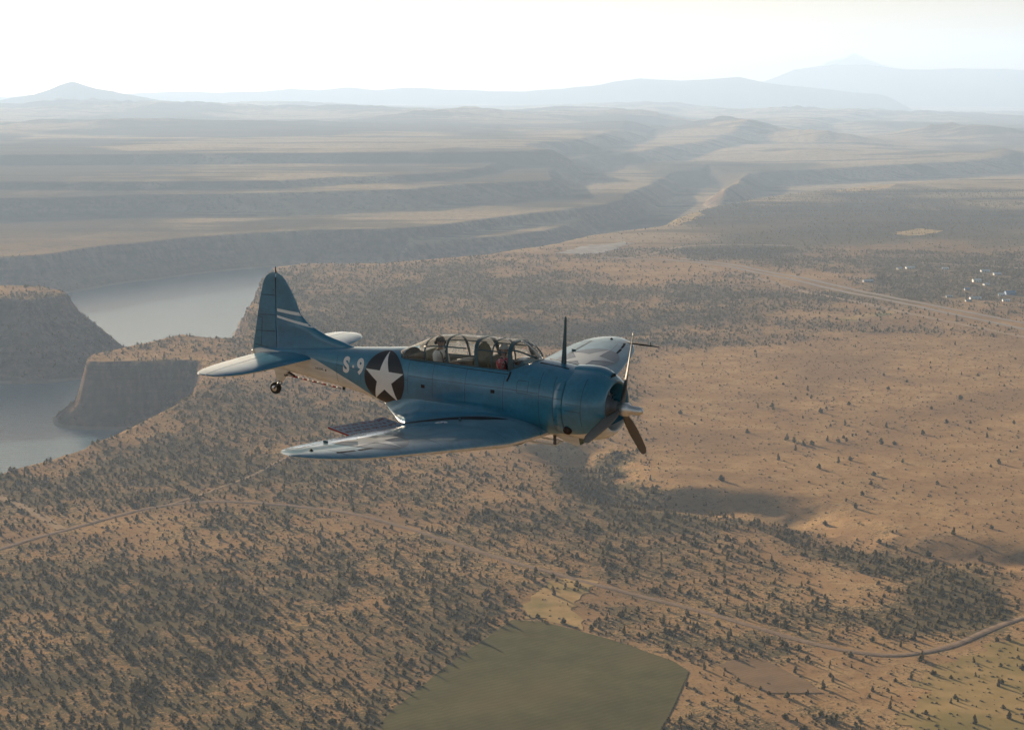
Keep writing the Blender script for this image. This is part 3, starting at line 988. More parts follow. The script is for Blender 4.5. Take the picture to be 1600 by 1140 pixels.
m_glass = bpy.data.materials.new('perspex')
m_glass.use_nodes = True
nt = m_glass.node_tree
nt.nodes.clear()
go_ = nt.nodes.new('ShaderNodeOutputMaterial')
gm = nt.nodes.new('ShaderNodeMixShader')
gt = nt.nodes.new('ShaderNodeBsdfTransparent')
gt.inputs['Color'].default_value = (0.965, 0.975, 0.97, 1)
gg = nt.nodes.new('ShaderNodeBsdfGlossy')
gg.inputs['Roughness'].default_value = 0.06
gf = nt.nodes.new('ShaderNodeFresnel')
gf.inputs['IOR'].default_value = 1.5
gfm = nmath(nt, 'MULTIPLY', gf.outputs['Fac'], 0.85)
nt.links.new(gfm, gm.inputs['Fac'])
nt.links.new(gt.outputs['BSDF'], gm.inputs[1])
nt.links.new(gg.outputs['BSDF'], gm.inputs[2])
gs = nt.nodes.new('ShaderNodeBsdfTranslucent')            # fine scratches that catch the sun
gs.inputs['Color'].default_value = (0.85, 0.87, 0.88, 1)
gm2 = nt.nodes.new('ShaderNodeMixShader')
gm2.inputs['Fac'].default_value = 0.09
nt.links.new(gm.outputs['Shader'], gm2.inputs[1])
nt.links.new(gs.outputs['BSDF'], gm2.inputs[2])
nt.links.new(gm2.outputs['Shader'], go_.inputs['Surface'])

plane = empty('dive_bomber')
plane.matrix_world = PLANE_M
tag(plane, 'blue grey single engine dive bomber with white star insignia flying over the plateau', 'aircraft')


def set_bound(o, vals):
    a = o.data.attributes.new('bound', 'FLOAT', 'POINT')
    a.data.foreach_set('value', np.asarray(vals, np.float32))


# ---- fuselage
T_W = [(-1.45, .665), (-2.0, .68), (-2.6, .675), (-3.2, .66), (-4.0, .635), (-4.8, .59), (-5.5, .53), (-6.3, .46), (-7.1, .375), (-7.8, .295), (-8.5, .21), (-9.2, .13), (-9.75, .075), (-10.02, .03)]
T_T = [(-1.45, .725), (-1.9, .775), (-2.4, .805), (-2.9, .80), (-3.6, .79), (-4.6, .77), (-5.4, .74), (-5.8, .71), (-6.4, .645), (-7.1, .575), (-7.8, .51), (-8.5, .44), (-9.2, .36), (-9.75, .31), (-10.02, .25)]
T_B = [(-1.45, -.71), (-2.0, -.745), (-3.0, -.775), (-4.0, -.775), (-5.0, -.735), (-5.6, -.685), (-6.0, -.63), (-6.35, -.56), (-6.7, -.475), (-7.1, -.40), (-7.65, -.335), (-8.3, -.265), (-9.0, -.17), (-9.6, -.05), (-10.02, .06)]
T_C = [(-1.45, 0), (-4, 0), (-6, .02), (-7.1, .06), (-8, .10), (-9, .12), (-10.02, .16)]
SILL_T = rad(46.0)
CK0, CK1 = -2.86, -5.66          # the cockpit opening


def fus_ring(x, th):
    w, t, bq, c = (float(smooth_interp(T, x)) for T in (T_W, T_T, T_B, T_C))
    s, co = np.sin(th), np.cos(th)
    nu = 0.86
    y = w * np.sign(co) * np.abs(co) ** nu
    z = np.where(s >= 0, c + (t - c) * np.abs(s) ** nu, c - (c - bq) * np.abs(s) ** 0.88)
    return y, z


def fus_y(x, z):
    """Half width of the fuselage at station x, height z."""
    th = np.linspace(-math.pi / 2, math.pi / 2, 400)
    y, zz = fus_ring(x, th)
    return float(np.interp(z, zz, y))


xs_f = sorted(set(list(np.linspace(-1.45, -10.02, 120).round(4)) + [CK0, CK1]), reverse=True)
th_up = np.concatenate([np.linspace(-90, 46, 35), np.linspace(46, 134, 19)[1:], np.linspace(134, 270, 35)[1:-1]])
th_r = np.radians(th_up)
V, Fc, nth = [], [], len(th_r)
for x in xs_f:
    y, z = fus_ring(x, th_r)
    V += [(x, a, b_) for a, b_ in zip(y, z)]
for i in range(len(xs_f) - 1):
    for k in range(nth):
        k2 = (k + 1) % nth
        mid = 0.5 * (th_up[k] + (th_up[k2] if k2 else 270))
        if CK1 <= xs_f[i + 1] and xs_f[i] <= CK0 and 46 < mid < 134:
            continue
        Fc.append((i * nth + k, (i + 1) * nth + k, (i + 1) * nth + k2, i * nth + k2))
Fc.append(tuple((len(xs_f) - 1) * nth + k for k in range(nth)))
fuselage = mesh_obj('fuselage', V, Fc, m_skin, plane, True)
T_BOUND = [(-0.5, -.28), (-.63, -.33), (-.84, -.46), (-1.14, -.53), (-1.44, -.585), (-2.0, -.66), (-2.3, -.72), (-5.9, -.72), (-6.1, -.60), (-6.4, -.44), (-6.86, -.20), (-7.11, -.10), (-7.63, .09), (-8.12, .245), (-8.35, .27), (-10.1, .30)]
Va = np.array(V)
set_bound(fuselage, Va[:, 2] - interp(T_BOUND, Va[:, 0]))
sx_, sz_ = Va[:, 0], Va[:, 2]
sv = np.clip(1 - np.abs(sz_ + .47 + .03 * (sx_ + 1.5)) / (.10 + .05 * (-1.45 - sx_)), 0, 1) * np.clip(1 - (-1.45 - sx_) / 2.4, 0, 1) * 0.85
a = fuselage.data.attributes.new('soot', 'FLOAT', 'POINT')
a.data.foreach_set('value', sv.astype(np.float32))
# interior tub
bm = bmesh.new()
V2, F2 = [], []
xt = np.linspace(CK0 + 0.02, CK1 - 0.02, 16)
for x in xt:
    hw = fus_y(x, 0.2) - 0.06
    zz = fus_ring(x, np.array([SILL_T]))[1][0]
    hs = fus_ring(x, np.array([SILL_T]))[0][0] - 0.005
    V2 += [(x, hs, zz), (x, hw, 0.25), (x, hw - 0.06, -0.25), (x, 0.0, -0.32), (x, -hw + 0.06, -0.25), (x, -hw, 0.25), (x, -hs, zz)]
for i in range(15):
    for k in range(6):
        F2.append((i * 7 + k, i * 7 + k + 1, (i + 1) * 7 + k + 1, (i + 1) * 7 + k))
F2 += [tuple(range(7)), tuple(15 * 7 + k for k in range(6, -1, -1))]
mesh_obj('cockpit_tub', V2, F2, simple_mat('cockpit_grey', (0.16, 0.17, 0.16), 0.6, noise=0.3, nscale=4), plane)

BV_F = BVHTree.FromPolygons([Vector(v) for v in V], [list(f) for f in Fc])


def project_decal(name, verts2, faces, axis, bvh, mat, parent, off, side=-1):
    """Lay flat points on the skin. axis 'y': points are (x, z); axis 'z': points are (x, y), seen from above."""
    out = []
    for p in verts2:
        if axis == 'y':
            o, d = Vector((p[0], side * 3.0, p[1])), Vector((0, -side, 0))
        else:
            o, d = Vector((p[0], p[1], 4.0)), Vector((0, 0, -1))
        h = bvh.ray_cast(o, d)
        if h[0] is None:
            h = bvh.find_nearest(o + d * 3.0)
        n = h[1] if h[1].dot(d) < 0 else -h[1]
        out.append(h[0] + n * off)
    if axis == 'y' and side < 0 or axis == 'z':
        fs = faces
    else:
        fs = [f[::-1] for f in faces]
    return mesh_obj(name, out, fs, mat, parent, True)


def tri_grid(a, b, c, n):
    """Subdivided triangle."""
    a, b, c = (np.array(q, float) for q in (a, b, c))
    V, F, idx = [], [], {}
    for i in range(n + 1):
        for j in range(n + 1 - i):
            idx[i, j] = len(V)
            V.append(a + (b - a) * i / n + (c - a) * j / n)
    for i in range(n):
        for j in range(n - i):
            F.append((idx[i, j], idx[i + 1, j], idx[i, j + 1]))
            if j < n - i - 1:
                F.append((idx[i + 1, j], idx[i + 1, j + 1], idx[i, j + 1]))
    return V, F


def disc2(cx, cy, r, n=48, rings=10, sx=1.0):
    V = [(cx, cy)]
    F = []
    for k in range(1, rings + 1):
        for i in range(n):
            a = 2 * math.pi * i / n
            V.append((cx + sx * r * k / rings * math.cos(a), cy + r * k / rings * math.sin(a)))
    for i in range(n):
        F.append((0, 1 + i, 1 + (i + 1) % n))
    for k in range(rings - 1):
        for i in range(n):
            a, b = 1 + k * n + i, 1 + k * n + (i + 1) % n
            F.append((a, a + n, b + n, b))
    return V, F


def star2(cx, cy, r, a0, n=7):
    inner = r * 0.382
    P = []
    for k in range(10):
        q = r if k % 2 == 0 else inner
        P.append((cx + q * math.cos(a0 + k * math.pi / 5), cy + q * math.sin(a0 + k * math.pi / 5)))
    V, F = [], []
    for k in range(10):
        v, f = tri_grid((cx, cy), P[k], P[(k + 1) % 10], n)
        F += [tuple(i + len(V) for i in t) for t in f]
        V += v
    return V, F


def strip2(pts, w):
    """A ribbon of width w along 2-D points."""
    P = np.array(pts, float)
    L = np.concatenate([[0], np.cumsum(np.hypot(*np.diff(P, axis=0).T))])
    n = max(2, int(L[-1] / 0.06) + 1)
    t = np.linspace(0, L[-1], n)
    Q = np.stack([np.interp(t, L, P[:, 0]), np.interp(t, L, P[:, 1])], 1)
    T = np.gradient(Q, axis=0)
    T /= np.linalg.norm(T, axis=1)[:, None] + 1e-9
    N = np.stack([-T[:, 1], T[:, 0]], 1)
    V = list(Q - N * w / 2) + list(Q + N * w / 2)
    return V, [(i, i + 1, n + i + 1, n + i) for i in range(n - 1)]


def text2(s, size, x, y, off=0.0, sx=1.0, turn=0.0, cuts=2, spacing=1.0):
    cu = bpy.data.curves.new('lettering', 'FONT')
    cu.body = s
    cu.size = size
    cu.offset = off
    cu.space_character = spacing
    cu.align_x = 'CENTER'
    cu.align_y = 'CENTER'
    cu.resolution_u = 6
    to = bpy.data.objects.new('lettering', cu)
    me = bpy.data.meshes.new_from_object(to)
    bpy.data.objects.remove(to)
    bm = bmesh.new()
    bm.from_mesh(me)
    bmesh.ops.triangulate(bm, faces=bm.faces[:])
    for _ in range(cuts):
        es = [e for e in bm.edges if e.calc_length() > size * 0.12]
        if es:
            bmesh.ops.subdivide_edges(bm, edges=es, cuts=1)
            bmesh.ops.triangulate(bm, faces=bm.faces[:])
    c, s_ = math.cos(turn), math.sin(turn)
    bm.verts.index_update()
    V = [(x + sx * v.co.x * c - v.co.y * s_, y + sx * v.co.x * s_ + v.co.y * c) for v in bm.verts]
    F = [tuple(v.index for v in f.verts) for f in bm.faces]
    bm.free()
    bpy.data.meshes.remove(me)
    bpy.data.curves.remove(cu)
    return V, F


for side in (-1, 1):
    V_, F_ = disc2(-6.07, 0.06, 0.585, sx=0.96)
    rd = project_decal('roundel', V_, F_, 'y', BV_F, m_navy, plane, 0.005, side)
    V_, F_ = star2(-6.07, 0.055, 0.58, math.pi / 2)
    V_ = [(-6.07 + (a + 6.07) * 0.96, b_) for a, b_ in V_]
    project_decal('star', V_, F_, 'y', BV_F, m_white, rd, 0.009, side)
    V_, F_ = [], []
    for ch_, dx_ in (('S', -0.205), ('9', 0.205)):
        v, f = text2(ch_, 0.45, dx_, 0, 0.020, 0.86)
        F_ += [tuple(i + len(V_) for i in t) for t in f]
        V_ += v
    F_.append(tuple(len(V_) + i for i in range(4)))
    V_ += [(-.028, -.028), (.028, -.028), (.028, .028), (-.028, .028)]
    V_ = [(-6.965 - side * a_, 0.225 + b_ + 0.03 * a_ * -side) for a_, b_ in V_]
    if side > 0:
        F_ = [f[::-1] for f in F_]
    project_decal('code_lettering', V_, F_, 'y', BV_F, m_white, plane, 0.004, side)
V_, F_ = text2('N5254L', 0.075, -7.97, 0.045, 0.001, 1.0, 0.02, 1)
project_decal('registration_lettering', V_, F_, 'y', BV_F, m_seam, plane, 0.003)
V_, F_ = disc2(-7.78, 0.035, 0.022, 12, 2)
project_decal('tail_socket', V_, F_, 'y', BV_F, m_dark, plane, 0.003)
for px_, pz_, w_, h_ in ((-5.0, 0.045, .10, .075), (-3.2, 0.155, .10, .075)):
    n = 4
    V_ = [(px_ + (i / n - .5) * w_, pz_ + (j / n - .5) * h_) for i in range(n + 1) for j in range(n + 1)]
    F_ = [(i * 5 + j, (i + 1) * 5 + j, (i + 1) * 5 + j + 1, i * 5 + j + 1) for i in range(n) for j in range(n)]
    project_decal('foot_step', V_, F_, 'y', BV_F, m_dark, plane, 0.004)
V_, F_ = disc2(-1.72, -0.27, 0.022, 12, 2)
project_decal('drain_hole', V_, F_, 'y', BV_F, m_dark, plane, 0.003)
# panel seams
SEAMS = [[(-2.08, .66), (-2.08, -.66)], [(-2.95, .50), (-2.95, -.25)], [(-3.9, .55), (-3.9, -.18)], [(-4.75, .55), (-4.75, -.16)], [(-5.42, .60), (-5.42, -.2)], [(-6.75, .5), (-6.75, -.15)],
         [(-7.45, .42), (-7.45, -.2)], [(-2.1, .24), (-3.0, .25), (-5.4, .22)], [(-1.5, .18), (-2.08, .2)], [(-1.75, .60), (-1.75, -.6)], [(-2.35, .45), (-2.35, .2), (-2.62, .2), (-2.62, .45), (-2.35, .45)],
         [(-5.42, .12), (-7.45, .2)]]
for sm in SEAMS:
    for side in (-1, 1):
        V_, F_ = strip2(sm, 0.008)
        project_decal('seam', V_, F_, 'y', BV_F, m_seam, plane, 0.002, side)

# ---- cowl, engine, propeller
bm = bmesh.new()
OUT = [(-1.50, .735), (-1.40, .745), (-1.25, .752), (-1.10, .748), (-0.95, .725), (-0.82, .685), (-0.72, .635), (-0.645, .575), (-0.615, .53), (-0.62, .50), (-0.66, .485), (-0.80, .485), (-1.0, .53), (-1.2, .58), (-1.42, .62)]
add_lathe(bm, OUT[::-1], 72)
cowl = bm_obj('cowl', bm, m_skin, plane, True)
cv = np.array([v.co for v in cowl.data.vertices])
set_bound(cowl, cv[:, 2] - interp(T_BOUND, cv[:, 0]))
BV_C = BVHTree.FromPolygons([v.co.copy() for v in cowl.data.vertices], [list(p.vertices) for p in cowl.data.polygons])
# carburettor scoop along the cowl's crown
V_, F_ = [], []
prof = [(-1.52, .73, .05, .16), (-1.40, .735, .06, .17), (-1.2, .74, .065, .18), (-1.0, .73, .07, .18), (-0.88, .70, .075, .17), (-0.78, .655, .085, .16), (-0.70, .60, .095, .145)]
for x, z0, h, hw in prof:
    for k in range(13):
        a = math.pi * k / 12
        V_.append((x, hw * math.cos(a), z0 - 0.03 + (h + 0.03) * math.sin(a) ** 0.7))
for i in range(len(prof) - 1):
    for k in range(12):
        F_.append((i * 13 + k, i * 13 + k + 1, (i + 1) * 13 + k + 1, (i + 1) * 13 + k))
sc_ = mesh_obj('carburettor_scoop', V_, F_, m_skin, plane, True)
set_bound(sc_, [1.0] * len(V_))
V_ = [(-0.72, 0.11 * math.cos(math.pi * k / 12), .585 + 0.085 * math.sin(math.pi * k / 12)) for k in range(13)]
mesh_obj('scoop_mouth', [(v[0] + 0.022, v[1], v[2]) for v in V_], [tuple(range(13))], m_dark, plane)
# cowl flaps: a ring of separate gills behind the cowl
for k in range(24):
    a0, a1 = 2 * math.pi * (k + 0.03) / 24, 2 * math.pi * (k + 0.97) / 24
    V_ = []
    for x, r in ((-1.515, .742), (-1.60, .738), (-1.70, .735)):
        for j in range(5):
            a = a0 + (a1 - a0) * j / 4
            V_.append((x, r * math.cos(a), r * math.sin(a)))
    for x, r in ((-1.515, .728), (-1.60, .722), (-1.70, .718)):
        for j in range(5):
            a = a0 + (a1 - a0) * j / 4
            V_.append((x, r * math.cos(a), r * math.sin(a)))
    F_ = [(i * 5 + j, i * 5 + j + 1, (i + 1) * 5 + j + 1, (i + 1) * 5 + j) for i in range(2) for j in range(4)]
    F_ += [tuple(15 + q for q in f[::-1]) for f in F_]
    F_ += [(10 + j, 11 + j, 26 + j, 25 + j) for j in range(4)]
    cf = mesh_obj('cowl_flap', V_, F_, m_skin, plane, True)
    va = np.array(V_)
    set_bound(cf, va[:, 2] - interp(T_BOUND, va[:, 0]))
for sm in ([(-1.06, .62), (-1.06, .2), (-1.06, -.35)], [(-1.06, .12), (-1.42, .12)], [(-1.06, -.02), (-1.45, -.02)]):
    for side in (-1, 1):
        V_, F_ = strip2(sm, 0.008)
        project_decal('seam', V_, F_, 'y', BV_C, m_seam, plane, 0.002, side)
bm = bmesh.new()
add_lathe(bm, [(-1.36, .0), (-1.36, .60)], 48)
bm_obj('engine_baffle', bm, m_dark, plane)
bm = bmesh.new()
add_lathe(bm, [(-1.2, .28), (-0.98, .28), (-0.92, .25), (-0.84, .22), (-0.74, .14), (-0.70, .13), (-0.62, .12), (-.56, .10)][::-1], 32)
crank = bm_obj('crankcase', bm, simple_mat('crankcase_grey', (0.20, 0.22, 0.25), 0.45, 0.3, noise=0.2), plane, True)
for k in range(9):
    a = 2 * math.pi * k / 9 + math.pi / 2
    bm = bmesh.new()
    d = Vector((0, math.cos(a), math.sin(a)))
    pts, rs = [], []
    for q in range(13):
        r0 = 0.24 + q * 0.024
        pts += [Vector((-1.08, 0, 0)) + d * r0, Vector((-1.08, 0, 0)) + d * (r0 + 0.012)]
        rs += [0.085, 0.072]
    add_tube(bm, pts, rs, 14)
    add_tube(bm, [Vector((-1.08, 0, 0)) + d * 0.55, Vector((-1.08, 0, 0)) + d * 0.60], [0.06, 0.05], 10)
    cy = bm_obj('cylinder', bm, m_iron, plane, False)
    for s in (-1, 1):
        bm = bmesh.new()
        tng = Vector((0, -math.sin(a), math.cos(a))) * 0.045 * s
        add_tube(bm, [Vector((-0.90, 0, 0)) + d * 0.22 + tng, Vector((-0.97, 0, 0)) + d * 0.56 + tng], 0.011, 6)
        bm_obj('pushrod', bm, m_steel, cy)
prop = empty('propeller', (0, 0, -0.03), plane)
bm = bmesh.new()
add_lathe(bm, [(0.0, 0.0), (-0.008, .028), (-0.03, .032), (-0.035, .062), (-0.07, .082), (-0.12, .093), (-0.30, .098), (-0.305, .105), (-0.33, .108), (-0.335, .128), (-0.36, .142), (-0.47, .145), (-0.49, .135), (-0.56, .13), (-.60, .10)], 36)
bm_obj('hub', bm, m_steel, prop, True)
for k in range(3):
    a = rad(72) + k * 2 * math.pi / 3
    d = Vector((0, math.cos(a), math.sin(a)))
    tn = Vector((0, -math.sin(a), math.cos(a)))
    V_, F_ = [], []
    st = [(0.10, .10, .10, 88), (0.20, .10, .09, 80), (0.32, .15, .065, 62), (0.5, .18, .045, 48), (0.8, .20, .032, 37), (1.1, .195, .024, 30), (1.35, .175, .018, 26), (1.5, .16, .014, 24), (1.58, .09, .009, 23), (1.61, .02, .004, 23)]
    for r, ch, tk, pit in st:
        p_ = rad(pit)
        cd = tn * math.cos(p_) + Vector((1, 0, 0)) * math.sin(p_)
        nd = d.cross(cd)
        for q in range(12):
            t = 2 * math.pi * q / 12
            V_.append(d * r + cd * (ch / 2 * math.cos(t)) + nd * (tk / 2 * math.sin(t)) + Vector((-0.50, 0, 0)))
    for i in range(len(st) - 1):
        for q in range(12):
            F_.append((i * 12 + q, i * 12 + (q + 1) % 12, (i + 1) * 12 + (q + 1) % 12, (i + 1) * 12 + q))
    F_.append(tuple((len(st) - 1) * 12 + q for q in range(12)))
    bl = mesh_obj('blade', V_, F_, m_blade, prop, True)
# exhaust, belly scoop, bomb crutch
for side in (-1, 1):
    bm = bmesh.new()
    add_tube(bm, [(-1.46, side * .50, -.42), (-1.42, side * .625, -.475)], [0.095, 0.092], 20, False)
    add_tube(bm, [(-1.42, side * .625, -.475), (-1.45, side * .54, -.44)], [0.084, 0.08], 20, True)
    bm_obj('exhaust', bm, m_exh, plane, True)
V_ = []
for x, zt, zb, hw in ((-2.05, -.73, -.76, .15), (-1.75, -.72, -.86, .16), (-1.50, -.70, -.925, .16), (-1.42, -.70, -.90, .16)):
    for y in (-hw, -hw * 0.6, hw * 0.6, hw):
        V_.append((x, y, zt if abs(y) == hw else zb))
F_ = [(i * 4 + j, i * 4 + j + 1, (i + 1) * 4 + j + 1, (i + 1) * 4 + j) for i in range(3) for j in range(3)]
o = mesh_obj('oil_cooler_scoop', V_, F_, m_skin, plane)
set_bound(o, [-1.0] * len(V_))
mesh_obj('scoop_mouth', [(-1.44, -.15, -.70), (-1.44, -.09, -.895), (-1.44, .09, -.895), (-1.44, .15, -.70)], [(0, 1, 2, 3)], m_zinc, plane)
bm = bmesh.new()
for s in (-1, 1):
    add_tube(bm, [(-3.1, s * .22, -.80), (-2.7, s * .21, -.93), (-1.98, s * .17, -.95)], 0.018, 6)
add_tube(bm, [(-1.98, -.18, -.95), (-1.98, .18, -.95)], 0.018, 6)
bm_obj('bomb_crutch', bm, simple_mat('grey_tube', GREY, 0.5), plane, True)
bm = bmesh.new()
for s in (-1, 1):
    add_box(bm, (-1.95, s * .22, -.82), (.06, .03, .20))
bm_obj('crutch_bracket', bm, m_iron, plane)

# ---- wings
DIH = math.tan(rad(7.3))
T_LE = [(0, -1.98), (0.6, -2.02), (1.0, -2.09), (1.6, -2.22), (3.0, -2.49), (4.4, -2.79), (5.2, -2.98), (5.6, -3.12), (5.9, -3.30), (6.1, -3.49), (6.25, -3.71), (6.33, -3.93), (6.36, -4.12)]
T_TE = [(0, -5.05), (1.6, -5.05), (3.0, -4.97), (4.4, -4.87), (5.2, -4.80), (5.6, -4.75), (5.9, -4.66), (6.1, -4.54), (6.25, -4.39), (6.33, -4.25), (6.36, -4.14)]


def naca_t(t):
    return 5 * (0.2969 * np.sqrt(t) - 0.1260 * t - 0.3516 * t**2 + 0.2843 * t**3 - 0.1036 * t**4)


def wing_pt(y, t, up):
    le, te = float(interp(T_LE, y)), float(interp(T_TE, y))
    ch = le - te
    tc_ = np.interp(y, [0, 1.6, 5.0, 6.36], [0.145, 0.14, 0.10, 0.085])
    cam_ = 0.022 * 4 * t * (1 - t) * (1.25 - 0.5 * t)
    z0 = -0.63 + max(0.0, y - 1.6) * DIH
    th = naca_t(t) * tc_
    z = (cam_ + th) if up else (cam_ - th)
    return (le - t * ch, z0 + z * ch)


ys_w = list(np.linspace(0.3, 5.2, 50)) + [5.3, 5.4, 5.5, 5.6, 5.7, 5.8, 5.9, 6.0, 6.1, 6.18, 6.25, 6.30, 6.335, 6.355]
ts = 0.5 * (1 - np.cos(np.linspace(0, np.pi, 36)))
AIL0, AIL1, HT = 3.55, 5.75, 0.765       # aileron span and hinge line
BV_W = {}
for side in (-1, 1):
    V_, F_, bd = [], [], []
    loop = [(t, True) for t in ts[::-1]] + [(t, False) for t in ts[1:]]
    nl = len(loop)
    for y in ys_w:
        for t, up in loop:
            x, z = wing_pt(y, t, up)
            V_.append((x, side * y, z))
            bd.append((1.0 if up else -1.0) if t > 0.0005 else -0.02)
    Fa, AF = [], []
    for i in range(len(ys_w) - 1):
        for k in range(nl - 1):
            f = (i * nl + k, i * nl + k + 1, (i + 1) * nl + k + 1, (i + 1) * nl + k)
            if side < 0:
                f = f[::-1]
            tm = 0.5 * (loop[k][0] + loop[k + 1][0])
            if AIL0 < 0.5 * (ys_w[i] + ys_w[i + 1]) < AIL1 and tm > HT:
                AF.append(f)
            else:
                Fa.append(f)
    Fa.append(tuple((len(ys_w) - 1) * nl + k for k in range(nl)))
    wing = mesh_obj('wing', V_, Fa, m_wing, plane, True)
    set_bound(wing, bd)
    BV_W[side] = BVHTree.FromPolygons([Vector(v) for v in V_], [list(f) for f in Fa + AF])
    used = sorted({i for f in AF for i in f})
    re = {v: i for i, v in enumerate(used)}
    AV = np.array([V_[i] for i in used])
    c = AV.mean(0)
    AV[:, 0] -= 0.012 * (AV[:, 0] > AV[:, 0].min() + 0.3)
    AV[:, 1] = c[1] + (AV[:, 1] - c[1]) * 0.992
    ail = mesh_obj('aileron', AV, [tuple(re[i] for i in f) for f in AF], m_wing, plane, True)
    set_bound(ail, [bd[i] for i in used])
    # the aileron bay behind the hinge gap
    for (pts_, w_) in (([(wing_pt(y, HT - 0.004, True)[0], side * y) for y in np.linspace(AIL0, AIL1, 20)], 0.022), ([(wing_pt(AIL0, t, True)[0], side * AIL0) for t in np.linspace(HT, .98, 8)], 0.018),
                       ([(wing_pt(AIL1, t, True)[0], side * AIL1) for t in np.linspace(HT, .98, 8)], 0.018)):
        Vs, Fs = strip2(pts_, w_)
        project_decal('seam', Vs, Fs, 'z', BV_W[side], m_seam, plane, 0.003)
    for pts_ in ([(wing_pt(1.62, t, True)[0], side * 1.62) for t in np.linspace(0.02, .97, 20)], [(wing_pt(y, .28, True)[0], side * y) for y in np.linspace(1.65, 5.6, 30)],
                 [(wing_pt(3.4, t, True)[0], side * 3.4) for t in np.linspace(0.05, .75, 16)], [(wing_pt(4.6, t, True)[0], side * 4.6) for t in np.linspace(0.05, .74, 16)],
                 [(wing_pt(5.7, t, True)[0], side * 5.7) for t in np.linspace(0.05, .95, 16)]):
        Vs, Fs = strip2(pts_, 0.008)
        project_decal('seam', Vs, Fs, 'z', BV_W[side], m_seam, plane, 0.002)
    # letterbox slots
    for k in range(3):
        y0 = 4.42 + k * 0.47
        pts_ = [(wing_pt(y, .175, True)[0], side * y) for y in np.linspace(y0, y0 + 0.40, 8)]
        Vs, Fs = strip2(pts_, 0.055)
        project_decal('wing_slot', Vs, Fs, 'z', BV_W[side], m_dark, plane, 0.004)
    # insignia
    cx, cyy, R_ = -3.72, side * 4.35, 0.76
    Vs, Fs = disc2(cx, cyy, R_, 56, 14)
    if side < 0:
        pass
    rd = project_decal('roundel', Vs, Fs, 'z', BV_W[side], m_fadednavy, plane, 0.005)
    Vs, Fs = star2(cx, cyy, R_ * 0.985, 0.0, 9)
    project_decal('star', Vs, Fs, 'z', BV_W[side], m_dulledwhite, rd, 0.009)
    # tip light, aileron mass balance, tie-down
    bm = bmesh.new()
    x_, z_ = wing_pt(5.95, .45, True)
    add_tube(bm, [(x_ + .04, side * 5.95, z_ - 0.01), (x_, side * 5.95, z_ + .02), (x_ - .06, side * 5.95, z_ - 0.01)], [.012, .02, .01], 8)
    bm_obj('wingtip_light', bm, m_dark, plane, True)
    bm = bmesh.new()
    x_, z_ = wing_pt(4.9, HT, True)
    add_box(bm, (x_, side * 4.9, z_ + .02), (.10, .02, .05))
    bm_obj('hinge_fairing', bm, m_frame, plane)
    # retracted gear bay under the root, landing light
    bm = bmesh.new()
    add_tube(bm, [(-2.75, side * .80, -.83), (-2.75, side * .80, -.76)], 0.36, 24)
    bm_obj('main_wheel', bm, m_rubber, plane, True)
# wing code and walkway
Vs, Fs = text2('9', 0.40, -3.92, -1.47, 0.016, 1.0, rad(90), 2)
project_decal('wing_code', Vs, Fs, 'z', BV_W[-1], m_white, plane, 0.005)
# pitot boom on the port tip
bm = bmesh.new()
add_tube(bm, [(-3.55, 5.9, -.02), (-2.95, 5.9, -.035), (-2.62, 5.9, -.045)], [.022, .018, .010], 8)
add_tube(bm, [(-2.85, 5.9, -.04), (-2.86, 5.9, .05)], [.012, .008], 6)
bm_obj('pitot_boom', bm, m_dark, plane, True)


